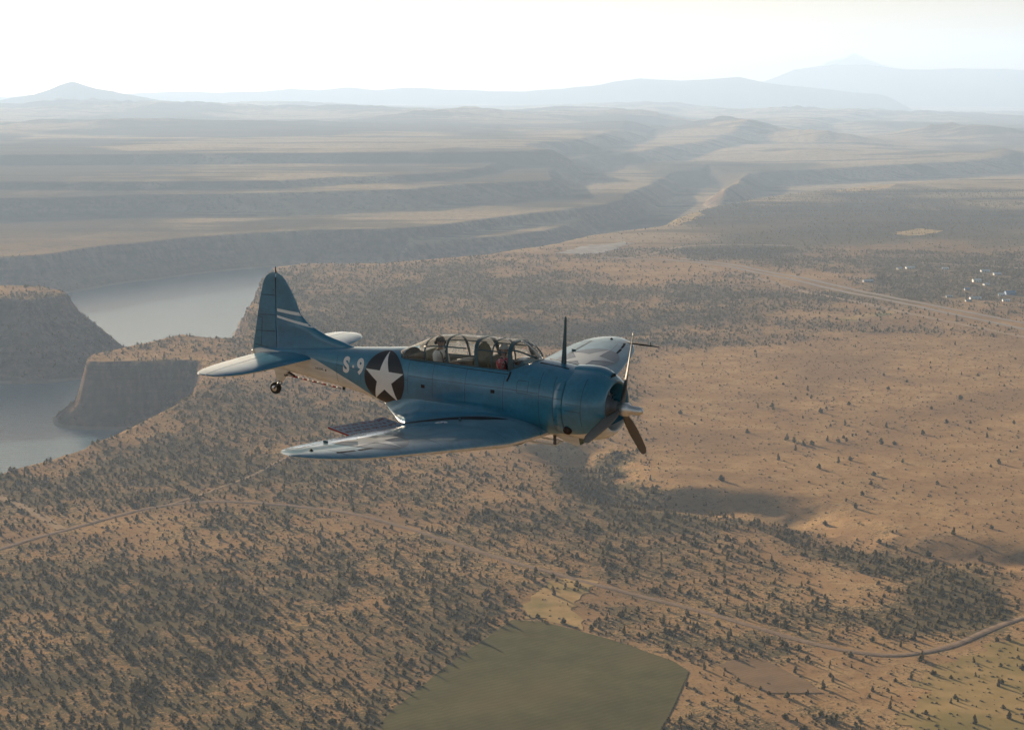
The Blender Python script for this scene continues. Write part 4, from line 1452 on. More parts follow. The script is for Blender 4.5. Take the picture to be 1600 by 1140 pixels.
# ---- wing root fairings
def fairing(side):
    T_ZF = [(-2.02, -.62), (-2.3, -.52), (-2.76, -.36), (-3.22, -.29), (-3.74, -.25), (-4.41, -.22), (-5.3, -.24), (-5.6, -.28), (-5.85, -.36), (-6.08, -.46), (-6.32, -.548)]
    T_YW = [(-2.02, .69), (-2.3, .70), (-2.76, .76), (-3.3, .84), (-4.0, .98), (-4.6, 1.12), (-5.0, 1.20), (-5.06, 1.18), (-5.25, 1.02), (-5.45, .84), (-5.65, .66), (-5.85, .50), (-6.08, .33), (-6.32, .10)]
    T_ZX = [(-5.0, -.615), (-5.25, -.68), (-5.45, -.715), (-5.65, -.705), (-5.85, -.665), (-6.08, -.615), (-6.32, -.575)]
    xs = np.concatenate([np.linspace(-2.02, -5.0, 34), np.linspace(-5.06, -6.32, 26)])
    n = 15
    V, F, bd = [], [], []
    for x in xs:
        zf = float(interp(T_ZF, x))
        yf = fus_y(x, zf) - 0.012
        yw = float(interp(T_YW, x))
        if x > -5.02:
            h = BV_W[-1].ray_cast(Vector((x, -yw, 3)), Vector((0, 0, -1)))
            zw = (h[0].z if h[0] else -.6) - 0.004
        else:
            zw = float(interp(T_ZX, x))
        c = (yf + 0.06 * (yw - yf), zw + 0.16 * (zf - zw))
        for k in range(n):
            t = k / (n - 1)
            y = (1 - t)**2 * yf + 2 * t * (1 - t) * c[0] + t * t * yw
            z = (1 - t)**2 * zf + 2 * t * (1 - t) * c[1] + t * t * zw
            V.append((x, side * y, z))
            bd.append(1.0)
        zb = float(smooth_interp(T_B, x))
        V.append((x, side * (yw - 0.012), zw - 0.03))
        bd.append(0.25)
        V.append((x, side * 0.2, zb + 0.03))
        bd.append(-1.0)
    m_ = n + 2
    for i in range(len(xs) - 1):
        for k in range(m_ - 1):
            f = (i * m_ + k, i * m_ + k + 1, (i + 1) * m_ + k + 1, (i + 1) * m_ + k)
            F.append(f if side > 0 else f[::-1])
    o = mesh_obj('wing_root_fairing', V, F, m_skin, plane, True)
    set_bound(o, bd)
    # black walkway strip along its lower edge
    W_ = []
    for x in np.linspace(-2.75, -5.0, 40):
        yw = float(interp(T_YW, x))
        wdt = 0.27 * min(1, (-2.72 - x) / 0.5) * np.interp(x, [-5.0, -4.2], [.55, 1])
        for q in (0, .5, 1):
            h = BV_W[side].ray_cast(Vector((x, side * (yw + q * wdt), 3)), Vector((0, 0, -1)))
            W_.append((x, side * (yw + q * wdt), h[0].z + 0.004))
    mesh_obj('walkway', W_, [(i * 3 + j, i * 3 + j + 1, i * 3 + j + 4, i * 3 + j + 3) for i in range(39) for j in range(2)], simple_mat('walkway_black', (0.02, 0.02, 0.025), 0.75, noise=0.3), plane, True)


fairing(-1)
fairing(1)
bm = bmesh.new()
x_, z_ = wing_pt(1.30, .50, True)
add_box(bm, (x_, -1.30, z_ + .035), (.05, .03, .07))
bm_obj('fuel_cap', bm, m_frame, plane)


# ---- perforated dive brakes, cracked open above the trailing edge
def dive_brake(side):
    n_u, n_v = 25, 4
    y0, y1 = 1.30, 3.24
    fl = empty('dive_brake', (0, 0, 0), plane)

    def pt(u, v, off):
        y = y0 + (y1 - y0) * u
        zb = -0.63 + max(0.0, y - 1.6) * DIH
        x = -4.94 - 0.62 * v
        z = zb - 0.03 + 0.12 * v + off
        return (x, side * y, z)
    for off, mat, nm in ((0.0, m_flapblue, 'outer_skin'), (-0.022, m_red, 'inner_skin')):
        V, F = [], []
        for i in range(n_u):
            for j in range(n_v):
                u0, u1, v0, v1 = i / n_u, (i + 1) / n_u, j / n_v, (j + 1) / n_v
                b0 = len(V)
                cor = [(u0, v0), ((u0 + u1) / 2, v0), (u1, v0), (u1, (v0 + v1) / 2), (u1, v1), ((u0 + u1) / 2, v1), (u0, v1), (u0, (v0 + v1) / 2)]
                V += [pt(a, b_, off) for a, b_ in cor]
                if i in (0, n_u - 1) or i % 4 == 0 or (j == 2 and i % 4 == 2):
                    F.append(tuple(b0 + k for k in range(8)))
                    continue
                uc, vc = (u0 + u1) / 2, (v0 + v1) / 2
                for k in range(8):
                    a = -3 * math.pi / 4 + k * math.pi / 4
                    V.append(pt(uc + math.cos(a) * (u1 - u0) * 0.40, vc + math.sin(a) * (v1 - v0) * 0.30, off))
                for k in range(8):
                    F.append((b0 + k, b0 + (k + 1) % 8, b0 + 8 + (k + 1) % 8, b0 + 8 + k))
        mesh_obj(nm, V, F, mat, fl)
    V = []
    for a, b_ in ((0, 0), (0, 1), (1, 1), (1, 0)):
        V += [pt(a, b_, 0.002), pt(a, b_, -0.035)]
    mesh_obj('edge_strip', V, [(0, 1, 3, 2), (4, 5, 7, 6)], m_red, fl)
    bm = bmesh.new()
    for u in (0.1, 0.37, 0.63, 0.9):
        a, b_ = Vector(pt(u, 0.0, -0.03)), Vector(pt(u, 0.95, -0.03))
        add_tube(bm, [a, b_], 0.012, 5)
    bm_obj('rib', bm, m_red, fl)


dive_brake(-1)
dive_brake(1)


# ---- fin, rudder
T_FLE = [(.30, -7.0), (.55, -7.15), (.64, -7.44), (.74, -7.91), (.88, -8.25), (.98, -8.46), (1.17, -8.65), (1.61, -8.86), (1.85, -9.01), (1.98, -9.13), (2.045, -9.24), (2.07, -9.33)]
T_RTE = [(.17, -10.05), (.3, -10.05), (1.0, -9.90), (1.34, -9.83), (1.61, -9.76), (1.86, -9.68), (1.97, -9.61), (2.04, -9.50), (2.07, -9.38)]
HX = -9.315


def vert_surface(name, zs, fle, fte, thick, parent, sec=14):
    V, F = [], []
    for z in zs:
        a, b_ = fle(z), fte(z)
        row = []
        for k in range(sec):
            t = 0.5 * (1 - math.cos(math.pi * k / (sec - 1)))
            row.append((a + (b_ - a) * t, thick(z, a + (b_ - a) * t)))
        V += [(x, h, z) for x, h in row] + [(x, -h, z) for x, h in row[::-1]]
    n = 2 * sec
    for i in range(len(zs) - 1):
        for k in range(n):
            F.append((i * n + k, i * n + (k + 1) % n, (i + 1) * n + (k + 1) % n, (i + 1) * n + k)[::-1])
    F.append(tuple(range(n)))
    F.append(tuple((len(zs) - 1) * n + k for k in range(n))[::-1])
    o = mesh_obj(name, V, F, m_skin, parent, True)
    set_bound(o, [1.0] * len(V))
    return o, BVHTree.FromPolygons([Vector(v) for v in V], [list(f) for f in F])


def fin_th(z, x):
    le = float(interp(T_FLE, z))
    te = float(interp(T_RTE, max(z, .17)))
    t = np.clip((le - x) / max(le - te, 0.05), 0, 1)
    k = np.interp(z, [0.3, 0.6, 2.0, 2.07], [0.22, 0.19, 0.12, 0.05])
    ch = min(le - te, 1.7)
    return float(naca_t(t) * k * 0.5 * ch * 1.05 + 0.0015)


fin, BV_FIN = vert_surface('fin', list(np.linspace(.30, 1.98, 34)) + [2.01, 2.035, 2.055, 2.068], lambda z: float(interp(T_FLE, z)), lambda z: HX, fin_th, plane)
rud, BV_RUD = vert_surface('rudder', list(np.linspace(.22, 1.98, 34)) + [2.01, 2.035, 2.055, 2.066], lambda z: HX - 0.028, lambda z: float(interp(T_RTE, z)), fin_th, plane)
for sd in (-1, 1):
    for q in ([(-9.29, 1.255), (-8.61, 1.205), (-8.535, 1.125), (-9.29, 1.185)], [(-9.29, 1.10), (-8.24, .94), (-8.17, .87), (-9.29, 1.045)]):
        n = 14
        Vs = [((1 - i / n) * ((1 - j / 3) * q[0][0] + j / 3 * q[3][0]) + i / n * ((1 - j / 3) * q[1][0] + j / 3 * q[2][0]), (1 - i / n) * ((1 - j / 3) * q[0][1] + j / 3 * q[3][1]) + i / n * ((1 - j / 3) * q[1][1] + j / 3 * q[2][1])) for i in range(n + 1) for j in range(4)]
        Fs = [(i * 4 + j, (i + 1) * 4 + j, (i + 1) * 4 + j + 1, i * 4 + j + 1)[::-1] for i in range(n) for j in range(3)]
        project_decal('tail_stripe', Vs, Fs, 'y', BV_FIN, m_white, fin, 0.003, sd)
    for pts_ in ([(-9.80, .33), (-9.74, 1.0), (-9.86, 1.02)], [(-9.34, .30), (-9.98, .36)], [(-9.36, 1.55), (-9.75, 1.53)], [(-9.36, 1.1), (-9.84, 1.06)], [(-9.36, .72), (-9.93, .68)]):
        Vs, Fs = strip2(pts_, 0.012)
        project_decal('seam', Vs, Fs, 'y', BV_RUD, m_seam, rud, 0.003, sd)
    for zc_ in (1.66, .72):
        Vs, Fs = strip2([(-9.30, zc_), (-9.40, zc_)], 0.035)
        project_decal('hinge', Vs, Fs, 'y', BV_RUD, m_dark, rud, 0.005, sd)
bm = bmesh.new()
add_box(bm, (HX - 0.014, 0, 1.1), (.03, .04, 1.70))
bm_obj('hinge_line', bm, m_dark, plane)
bm = bmesh.new()
add_tube(bm, [(-9.33, 0, 2.05), (-9.33, 0, 2.2)], [.014, .010], 6)
bm_obj('fin_spike', bm, m_dark, plane)
bm = bmesh.new()
add_tube(bm, [(-10.03, 0, .2), (-10.09, 0, .2)], [.03, .018], 8)
bm_obj('tail_light', bm, simple_mat('tail_light_glass', (.8, .78, .7), .2), plane, True)

# ---- tailplane and elevators
T_HLE = [(0, -8.20), (.15, -8.22), (1.0, -8.33), (1.8, -8.46), (2.2, -8.58), (2.45, -8.73), (2.6, -8.89), (2.69, -9.06), (2.73, -9.22)]
T_HTE = [(0, -9.72), (1.0, -9.76), (1.8, -9.76), (2.2, -9.70), (2.45, -9.62), (2.6, -9.51), (2.69, -9.38), (2.73, -9.27)]
HH = -9.22
for side in (-1, 1):
    for nm, f0, f1 in (('tailplane', lambda y: float(interp(T_HLE, y)), lambda y: HH), ('elevator', lambda y: HH - .022, lambda y: float(interp(T_HTE, y)))):
        ys_ = list(np.linspace(0.02 if nm == 'tailplane' else .16, 2.2, 18)) + [2.3, 2.4, 2.5, 2.57, 2.63, 2.675]
        V_, F_, bd = [], [], []
        sec = 12
        for y in ys_:
            a, b_ = f0(y), f1(y)
            le, te = float(interp(T_HLE, y)), float(interp(T_HTE, y))
            ch = le - te
            k_ = np.interp(y, [0, 2.4, 2.7], [.105, .09, .06])
            up, dn = [], []
            for k in range(sec):
                t = 0.5 * (1 - math.cos(math.pi * k / (sec - 1)))
                x = a + (b_ - a) * t
                h = float(naca_t(np.clip((le - x) / ch, 0, 1)) * k_ * ch) + 0.002
                up.append((x, side * y, .225 + h))
                dn.append((x, side * y, .225 - h))
            V_ += up + dn[::-1]
            bd += [1.0] * sec + [-1.0] * sec
        n = 2 * sec
        for i in range(len(ys_) - 1):
            for k in range(n):
                f = (i * n + k, i * n + (k + 1) % n, (i + 1) * n + (k + 1) % n, (i + 1) * n + k)
                F_.append(f if side < 0 else f[::-1])
        F_.append(tuple((len(ys_) - 1) * n + k for k in range(n)))
        o = mesh_obj(nm, V_, F_, m_skin, plane, True)
        set_bound(o, bd)
        if nm == 'elevator':
            bv = BVHTree.FromPolygons([Vector(v) for v in V_], [list(f) for f in F_])
            Vs, Fs = strip2([(-9.60, side * .3), (-9.60, side * 1.1)], 0.012)
            project_decal('seam', Vs, Fs, 'z', bv, m_seam, o, 0.003)
    bm = bmesh.new()
    add_box(bm, (HH - .011, side * 1.3, .225), (.026, 2.3, .05))
    bm_obj('hinge_line', bm, m_red, plane)

# ---- tail wheel, arrestor hook, mast
tw = empty('tail_wheel', (0, 0, 0), plane)
bm = bmesh.new()
V_ = [(-9.52, .0, -.06), (-9.46, .06, -.05), (-9.02, .07, -.15), (-8.98, 0, -.16), (-9.02, -.07, -.15), (-9.46, -.06, -.05), (-9.40, 0, -.45), (-9.37, .035, -.45), (-9.25, .035, -.44), (-9.22, 0, -.44), (-9.25, -.035, -.44), (-9.37, -.035, -.45)]
o = mesh_obj('leg_fairing', V_, [(k, (k + 1) % 6, 6 + (k + 1) % 6, 6 + k) for k in range(6)] + [tuple(range(6, 12))], m_skin, tw)
set_bound(o, [-1.0] * 12)
bm = bmesh.new()
for s in (-1, 1):
    add_tube(bm, [(-9.30, s * .02, -.42), (-9.32, s * .075, -.50), (-9.43, s * .075, -.615)], .018, 6)
bm_obj('fork', bm, m_iron, tw, True)


def wheel_y(bm, prof, c, n=28):
    rings = []
    for yy, r in prof:
        rings.append([bm.verts.new((c[0] + r * math.cos(2 * math.pi * k / n), c[1] + yy, c[2] + r * math.sin(2 * math.pi * k / n))) for k in range(n)])
    for a, b_ in zip(rings[:-1], rings[1:]):
        for k in range(n):
            bm.faces.new((a[k], a[(k + 1) % n], b_[(k + 1) % n], b_[k]))
    bm.faces.new(rings[0][::-1])
    bm.faces.new(rings[-1])


bm = bmesh.new()
wheel_y(bm, [(-.055, .075), (-.055, .10), (-.045, .128), (-.02, .142), (.02, .142), (.045, .128), (.055, .10), (.055, .075)], (-9.44, 0, -.615))
ty_ = bm_obj('tyre', bm, m_rubber, tw, True)
bm = bmesh.new()
wheel_y(bm, [(-.062, .02), (-.060, .07), (.060, .07), (.062, .02)], (-9.44, 0, -.615), 20)
bm_obj('rim', bm, m_steel, tw, True)
m_hookgrey = simple_mat('hook_grey', (0.42, 0.41, 0.38), 0.5)
hook = empty('arrestor_hook', (0, 0, 0), plane)
a, b_ = Vector((-9.02, -.05, -.265)), Vector((-7.55, -.05, -.405))
for k in range(11):
    bm = bmesh.new()
    add_tube(bm, [a.lerp(b_, k / 11), a.lerp(b_, (k + .97) / 11)], .018, 8)
    bm_obj('shank_band', bm, m_red if k % 2 == 1 else m_hookgrey, hook, True)
bm = bmesh.new()
add_tube(bm, [(-9.22, 0, -.13), (-9.0, -.02, -.22), (-8.85, -.03, -.27)], [.02, .03, .02], 8)
add_tube(bm, [(-9.02, -.05, -.265), (-9.12, -.05, -.285), (-9.13, -.05, -.25)], .018, 6)
bm_obj('hook_end', bm, m_dark, hook, True)
bm = bmesh.new()
add_box(bm, (-7.48, -.04, -.39), (.05, .04, .07))
bm_obj('hook_bracket', bm, m_dark, hook)
V_ = []
for z, c, w in ((.74, .13, .035), (1.25, .085, .024), (1.74, .05, .014), (1.77, .03, .008)):
    xx = -1.86 + (z - .74) * .045
    V_ += [(xx + c / 2, 0, z), (xx + c * .15, w / 2 * 1.2, z), (xx - c / 2, 0, z), (xx + c * .15, -w / 2 * 1.2, z)]
F_ = [(i * 4 + k, i * 4 + (k + 1) % 4, (i + 1) * 4 + (k + 1) % 4, (i + 1) * 4 + k) for i in range(3) for k in range(4)] + [(12, 13, 14, 15)]
o = mesh_obj('antenna_mast', V_, F_, m_frame, plane)
# gun troughs on the deck ahead of the windshield
for s in (-1, 1):
    bm = bmesh.new()
    add_tube(bm, [(-2.3, s * .20, .775), (-1.62, s * .20, .715)], .022, 8)
    bm_obj('gun_barrel', bm, m_dark, plane, True)

# ---- canopy
T_CT = [(-5.80, .69), (-5.70, .735), (-5.43, .86), (-5.1, 1.01), (-4.86, 1.075), (-4.5, 1.11), (-3.8, 1.14), (-3.2, 1.15), (-3.03, 1.15), (-2.86, 1.145), (-2.72, 1.09), (-2.53, .945), (-2.37, .815)]
T_CW = [(-5.80, .22), (-5.70, .33), (-5.5, .40), (-5.1, .435), (-4.5, .46), (-3.8, .475), (-3.03, .475), (-2.86, .465), (-2.70, .40), (-2.53, .27), (-2.37, .06)]


def can_ring(x, n=21, shrink=0.0):
    zt, w = float(interp(T_CT, x)) - shrink, float(interp(T_CW, x)) - shrink
    th = np.linspace(0, math.pi, n)
    if x > -2.86 or x < -5.66:
        zb = float(np.interp(w, *(lambda y_, z_: (y_[::-1], z_[::-1]))(*fus_ring(x, np.linspace(0.2, math.pi / 2, 80))))) - 0.01
    else:
        zb = float(fus_ring(x, np.array([SILL_T]))[1][0]) - 0.005
        ys0 = float(fus_ring(x, np.array([SILL_T]))[0][0])
        w = ys0 - shrink
    zt = max(zt, zb + 0.01)
    y = w * np.sign(np.cos(th)) * np.abs(np.cos(th)) ** 0.72
    z = zb + (zt - zb) * np.sin(th) ** 0.80
    return [(x, a, c) for a, c in zip(y, z)]


canopy = empty('canopy', (0, 0, 0), plane)


def glass(x0, x1, nm):
    xs = np.linspace(x0, x1, max(3, int(abs(x1 - x0) / 0.05)))
    V = [v for x in xs for v in can_ring(x)]
    F = [(i * 21 + k, i * 21 + k + 1, (i + 1) * 21 + k + 1, (i + 1) * 21 + k) for i in range(len(xs) - 1) for k in range(20)]
    return mesh_obj(nm, V, F, m_glass, canopy, True)


def hoop(x, w, tilt=0.0, th=0.016, nm='canopy_hoop', lo=0, hi=21):
    """Flat metal band round the glass; its foot leans forward by tilt."""
    V, F = [], []
    base = can_ring(x)
    zt, zb = base[10][2], base[0][2]
    for k in range(lo, hi):
        f = 1 - (base[k][2] - zb) / (zt - zb)
        for sx in (-.5, .5):
            xx = x + tilt * f + sx * w
            p = can_ring(min(max(xx, -5.79), -2.38))[k]
            c = Vector((p[0], 0, (zb + zt) / 2 - .1))
            d = (Vector(p) - c).normalized()
            V += [tuple(Vector(p) + d * .006), tuple(Vector(p) - d * th)]
    m_ = hi - lo
    for k in range(m_ - 1):
        a, b_ = k * 4, (k + 1) * 4
        F += [(a, b_, b_ + 2, a + 2), (a + 1, a + 3, b_ + 3, b_ + 1), (a, a + 1, b_ + 1, b_), (a + 2, b_ + 2, b_ + 3, a + 3)]
    return mesh_obj(nm, V, F, m_frame, canopy)


def rail(k, x0, x1, w=.03, nm='canopy_rail'):
    xs = np.linspace(x0, x1, max(2, int(abs(x1 - x0) / .08)))
    bm = bmesh.new()
    add_tube(bm, [can_ring(x)[k] for x in xs], w / 2, 6)
    return bm_obj(nm, bm, m_frame, canopy, True)


glass(-5.79, -5.08, 'tail_cone_pane')
glass(-5.06, -4.52, 'gunner_pane')
glass(-4.50, -3.80, 'middle_pane')
glass(-3.76, -3.02, 'pilot_pane')
glass(-2.88, -2.38, 'windshield_pane')
hoop(-5.06, .032, 0.0)
hoop(-4.53, .042, .09)
hoop(-3.79, .085, .11)
hoop(-3.36, .024, 0.05)
hoop(-2.95, .10, .10, nm='windshield_arch')
for s in (4, 16):
    rail(s, -5.1, -4.0)
    rail(s, -3.75, -3.0)
for s in (0, 20):
    rail(s, -5.75, -2.9, .035, 'sill_rail')
for k in (5, 15):
    bm = bmesh.new()
    p0, p1 = can_ring(-2.88)[k], can_ring(-2.42)[2 if k == 5 else 18]
    mid = [can_ring(-2.88 + (0.46) * t)[int(round(k + ((10 - k) * .0)))] for t in np.linspace(0, 1, 8)]
    add_tube(bm, mid, .018, 6)
    bm_obj('windshield_post', bm, m_frame, canopy, True)
for s in (0, 20):
    bm = bmesh.new()
    add_tube(bm, [can_ring(x)[s] for x in np.linspace(-2.9, -2.38, 12)], .020, 6)
    bm_obj('windshield_sill', bm, m_frame, canopy, True)
bm = bmesh.new()
add_tube(bm, [can_ring(x)[10] for x in np.linspace(-2.88, -2.38, 10)], .014, 6)
bm_obj('windshield_post', bm, m_white, canopy, True)
# black rubber lip where the pilot's hood meets the windshield
V_, F_ = strip2([(-2.84, .585), (-2.84, .50), (-2.875, .40)], .045)
project_decal('hood_stop', V_, F_, 'y', BV_F, m_dark, plane, .006)
V_, F_ = strip2([(-5.74, .66), (-5.66, .56)], .04)
project_decal('hood_stop', V_, F_, 'y', BV_F, m_dark, plane, .006)
V_, F_ = strip2([(-5.6, .545), (-2.88, .535)], .014)
project_decal('sill_seam', V_, F_, 'y', BV_F, m_seam, plane, .003)

# ---- inside the cockpit
for nm, x0, mat_ in (('pilot_seat', -3.58, m_zinc), ('gunner_seat', -5.12, m_zinc)):
    st_ = empty(nm, (0, 0, 0), plane)
    bm = bmesh.new()
    add_box(bm, (x0 + .24, 0, .18), (.46, .44, .06))
    bmesh.ops.bevel(bm, geom=bm.edges[:], offset=.015, segments=2)
    bm_obj('seat', bm, mat_, st_)
    bm = bmesh.new()
    add_box(bm, (x0, 0, .46), (.05, .44, .58))
    bmesh.ops.bevel(bm, geom=bm.edges[:], offset=.015, segments=2)
    bm_obj('backrest', bm, mat_, st_)
V_ = [(-3.80, .36 * math.cos(t), .40 + .62 * math.sin(t) ** .8) for t in np.linspace(0, math.pi, 15)] + [(-3.80, -.36, .1), (-3.80, .36, .1)]
V_ = V_ + [(v[0] - .04, v[1], v[2]) for v in V_]
mesh_obj('turnover_bulkhead', V_, [tuple(range(17))[::-1], tuple(range(17, 34))] + [(k, (k + 1) % 17, 17 + (k + 1) % 17, 17 + k) for k in range(17)], m_zinc, plane)
bm = bmesh.new()
add_box(bm, (-2.78, 0, .55), (.10, .74, .46))
bm_obj('instrument_panel', bm, m_dark, plane)
V_ = [(-2.98 + .5 * i / 5, (.40 - .05 * i) * math.cos(t), .60 + (.16 + .012 * i) * math.sin(t)) for i in range(6) for t in np.linspace(0, math.pi, 11)]
mesh_obj('panel_hood', V_, [(i * 11 + k, i * 11 + k + 1, (i + 1) * 11 + k + 1, (i + 1) * 11 + k) for i in range(5) for k in range(10)], m_dark, plane, True)
bm = bmesh.new()
add_tube(bm, [(-2.92, -.02, .74), (-2.62, -.02, .80)], .03, 10)
bm_obj('gunsight', bm, m_dark, plane, True)
for s in (-1, 1):
    bm = bmesh.new()
    add_tube(bm, [(-4.62, -.12 + .12 * s, .52), (-4.20, -.10 + .12 * s, .63), (-3.95, -.08 + .12 * s, .66)], [.03, .024, .018], 8)
    bm_obj('rear_gun', bm, simple_mat('bare_steel', (.42, .42, .42), .4, .6), plane, True)
bm = bmesh.new()
for s in (-1, 1):
    add_tube(bm, [(-4.3, s * .38, .56), (-4.05, s * .30, .30)], .016, 6)
    add_tube(bm, [(-4.35, s * .3, .2), (-4.05, s * .38, .58)], .016, 6)
bm_obj('interior_brace', bm, m_zinc, plane)

# ------------------------------------------------------------------ the two people aboard
m_face = simple_mat('skin', (.48, .29, .21), .55, noise=.12, nscale=14)
m_hair = simple_mat('dark_hair', (.03, .025, .02), .7)
m_cap = simple_mat('dark_cap', (.045, .05, .06), .75, noise=.2, nscale=12)
m_helm = simple_mat('grey_helmet', (.60, .61, .60), .4, noise=.12, nscale=10)
m_shirt = simple_mat('white_shirt', (.85, .86, .88), .85, noise=.15, nscale=7, bump=.2)
m_strap = simple_mat('dark_harness', (.035, .04, .055), .8)
m_trou = simple_mat('dark_trousers', (.05, .055, .07), .85, noise=.2)
m_eye = simple_mat('eye_dark', (.02, .015, .012), .25)
m_lip = simple_mat('lips', (.35, .14, .12), .6)
m, nt, b = new_mat('red_patterned_shirt')
tc = nt.nodes.new('ShaderNodeTexCoord')
f = nnoise(nt, tc.outputs['Object'], 16, 3, .6)
nt.links.new(nmix(nt, nramp(nt, f, .50, .60), (.62, .07, .11), (.85, .58, .60)), b.inputs['Base Color'])
b.inputs['Roughness'].default_value = .85
m_red_shirt = m


def skin_body(joints, edges, root, mats, classify):
    me = bpy.data.meshes.new('body')
    names = list(joints)
    me.from_pydata([joints[n][0] for n in names], [], [])
    me = bpy.data.meshes.new('body')
    me.from_pydata([joints[n][0] for n in names], [(names.index(a), names.index(b_)) for a, b_ in edges], [])
    o = bpy.data.objects.new('body', me)
    COL.objects.link(o)
    md = o.modifiers.new('skin', 'SKIN')
    md.use_smooth_shade = True
    for i, n in enumerate(names):
        r = joints[n][1]
        me.skin_vertices[0].data[i].radius = r if isinstance(r, tuple) else (r, r)
        me.skin_vertices[0].data[i].use_root = (n == root)
    sb = o.modifiers.new('sub', 'SUBSURF')
    sb.levels = sb.render_levels = 2
    dg = bpy.context.evaluated_depsgraph_get()
    out = bpy.data.meshes.new_from_object(o.evaluated_get(dg))
    bpy.data.objects.remove(o)
    out.materials.clear()
    for mm in mats:
        out.materials.append(mm)
    for p in out.polygons:
        p.material_index = classify(p.center)
        p.use_smooth = True
    return out


def person(base, face_dir, label, shirt, headgear, lean, reach):
    """Seated figure; local axes: X forward, Y left, Z up, hip at the origin."""
    t = empty('person')
    t.matrix_world = PLANE_M @ Matrix.Translation(base)
    tag(t, label, 'person')
    J = {'pelvis': ((0, 0, 0), (.145, .12)), 'belly': ((-.01, 0, .14), (.135, .11)), 'chest': ((lean, 0, .32), (.165, .115)), 'collar': ((lean, 0, .43), (.11, .08)),
         'neck': ((lean + .015, 0, .51), .052), 'jaw': ((lean + .035, 0, .575), (.066, .072)), 'skull': ((lean + .02, 0, .655), (.082, .095)), 'crown': ((lean + .01, 0, .715), (.070, .078))}
    E = [('pelvis', 'belly'), ('belly', 'chest'), ('chest', 'collar'), ('collar', 'neck'), ('neck', 'jaw'), ('jaw', 'skull'), ('skull', 'crown')]
    for s, q in ((1, 'l'), (-1, 'r')):
        hx, hz = reach
        J.update({q + 'sh': ((lean, s * .185, .40), .072), q + 'el': ((lean + .08, s * .235, .13), .050), q + 'wr': ((lean + hx, s * .14, hz), .034), q + 'palm': ((lean + hx + .07, s * .125, hz + .005), (.034, .022)),
                  q + 'hip': ((.06, s * .09, -.02), .092), q + 'kn': ((.44, s * .13, .05), .065), q + 'an': ((.52, s * .12, -.34), .045), q + 'toe': ((.66, s * .125, -.385), .038)})
        E += [('collar', q + 'sh'), (q + 'sh', q + 'el'), (q + 'el', q + 'wr'), (q + 'wr', q + 'palm'), ('pelvis', q + 'hip'), (q + 'hip', q + 'kn'), (q + 'kn', q + 'an'), (q + 'an', q + 'toe')]
        for f_ in range(4):
            y0 = s * (.125 + .024 * (f_ - 1.5))
            ln = (.055, .062, .058, .046)[f_]
            n0, n1, n2 = (q + 'f%d%d' % (f_, i) for i in range(3))
            J[n0] = ((lean + hx + .105, y0, hz + .008), .011)
            J[n1] = ((lean + hx + .105 + ln * .6, y0, hz - .006), .0095)
            J[n2] = ((lean + hx + .105 + ln * .75, y0, hz - .04), .008)
            E += [(q + 'palm', n0), (n0, n1), (n1, n2)]
        J[q + 't0'] = ((lean + hx + .05, s * (.125 - .04), hz), .011)
        J[q + 't1'] = ((lean + hx + .095, s * (.125 - .055), hz - .015), .009)
        E += [(q + 'palm', q + 't0'), (q + 't0', q + 't1')]

    def cls(c):
        if c.z > .485 and abs(c.y) < .12:
            return 1
        if c.x > lean + reach[0] - .02 and abs(c.y) < .24 and abs(c.z - reach[1]) < .1 and c.z > .0 and c.x > .25:
            return 1
        if c.z < .09 and (c.x > .1 or c.z < .05):
            return 2
        return 0
    body = skin_body(J, E, 'pelvis', [shirt, m_face, m_trou], cls)
    link('body', body, t)
    hd = empty('head', (lean + .02, 0, .64), t)
    hd.rotation_euler = (0, 0, face_dir)
    # face details as small meshes on the head
    bm = bmesh.new()
    for s in (-1, 1):
        g = bmesh.ops.create_icosphere(bm, subdivisions=2, radius=.014)['verts']
        for v in g:
            v.co = Vector((v.co.x * .6 + .085, v.co.y + s * .032, v.co.z * .7 + .012))
    bm_obj('eyes', bm, m_eye, hd, True)
    V = [(.088, 0, .015), (.118, 0, -.032), (.092, .017, -.036), (.092, -.017, -.036), (.088, 0, -.04), (.06, 0, .0)]
    mesh_obj('nose', V, [(0, 2, 1), (0, 1, 3), (1, 2, 4), (1, 4, 3), (0, 5, 2), (0, 3, 5)], m_face, hd, True)
    bm = bmesh.new()
    add_tube(bm, [(.078, -.026, -.066), (.094, 0, -.064), (.078, .026, -.066)], [.004, .008, .004], 6)
    bm_obj('mouth', bm, m_lip, hd, True)
    bm = bmesh.new()
    for s in (-1, 1):
        g = bmesh.ops.create_icosphere(bm, subdivisions=2, radius=.03)['verts']
        for v in g:
            v.co = Vector((v.co.x * .7, v.co.y * .35 + s * .088, v.co.z))
    bm_obj('ears', bm, m_face, hd, True)
    # headgear dome
    bm = bmesh.new()
    g = bmesh.ops.create_icosphere(bm, subdivisions=3, radius=1.0)['verts']
    for v in g:
        v.co = Vector((v.co.x * .118 - .008, v.co.y * .102, v.co.z * .112 + .035))
    bmesh.ops.delete(bm, geom=[v for v in bm.verts if v.co.z < .025 + .30 * max(0, .02 - v.co.x) * -1 and v.co.x > -.02 or v.co.z < -.02], context='VERTS')
    bmesh.ops.solidify(bm, geom=bm.faces[:], thickness=.008)
    bm_obj('cap' if headgear is m_cap else 'helmet', bm, headgear, hd, True)
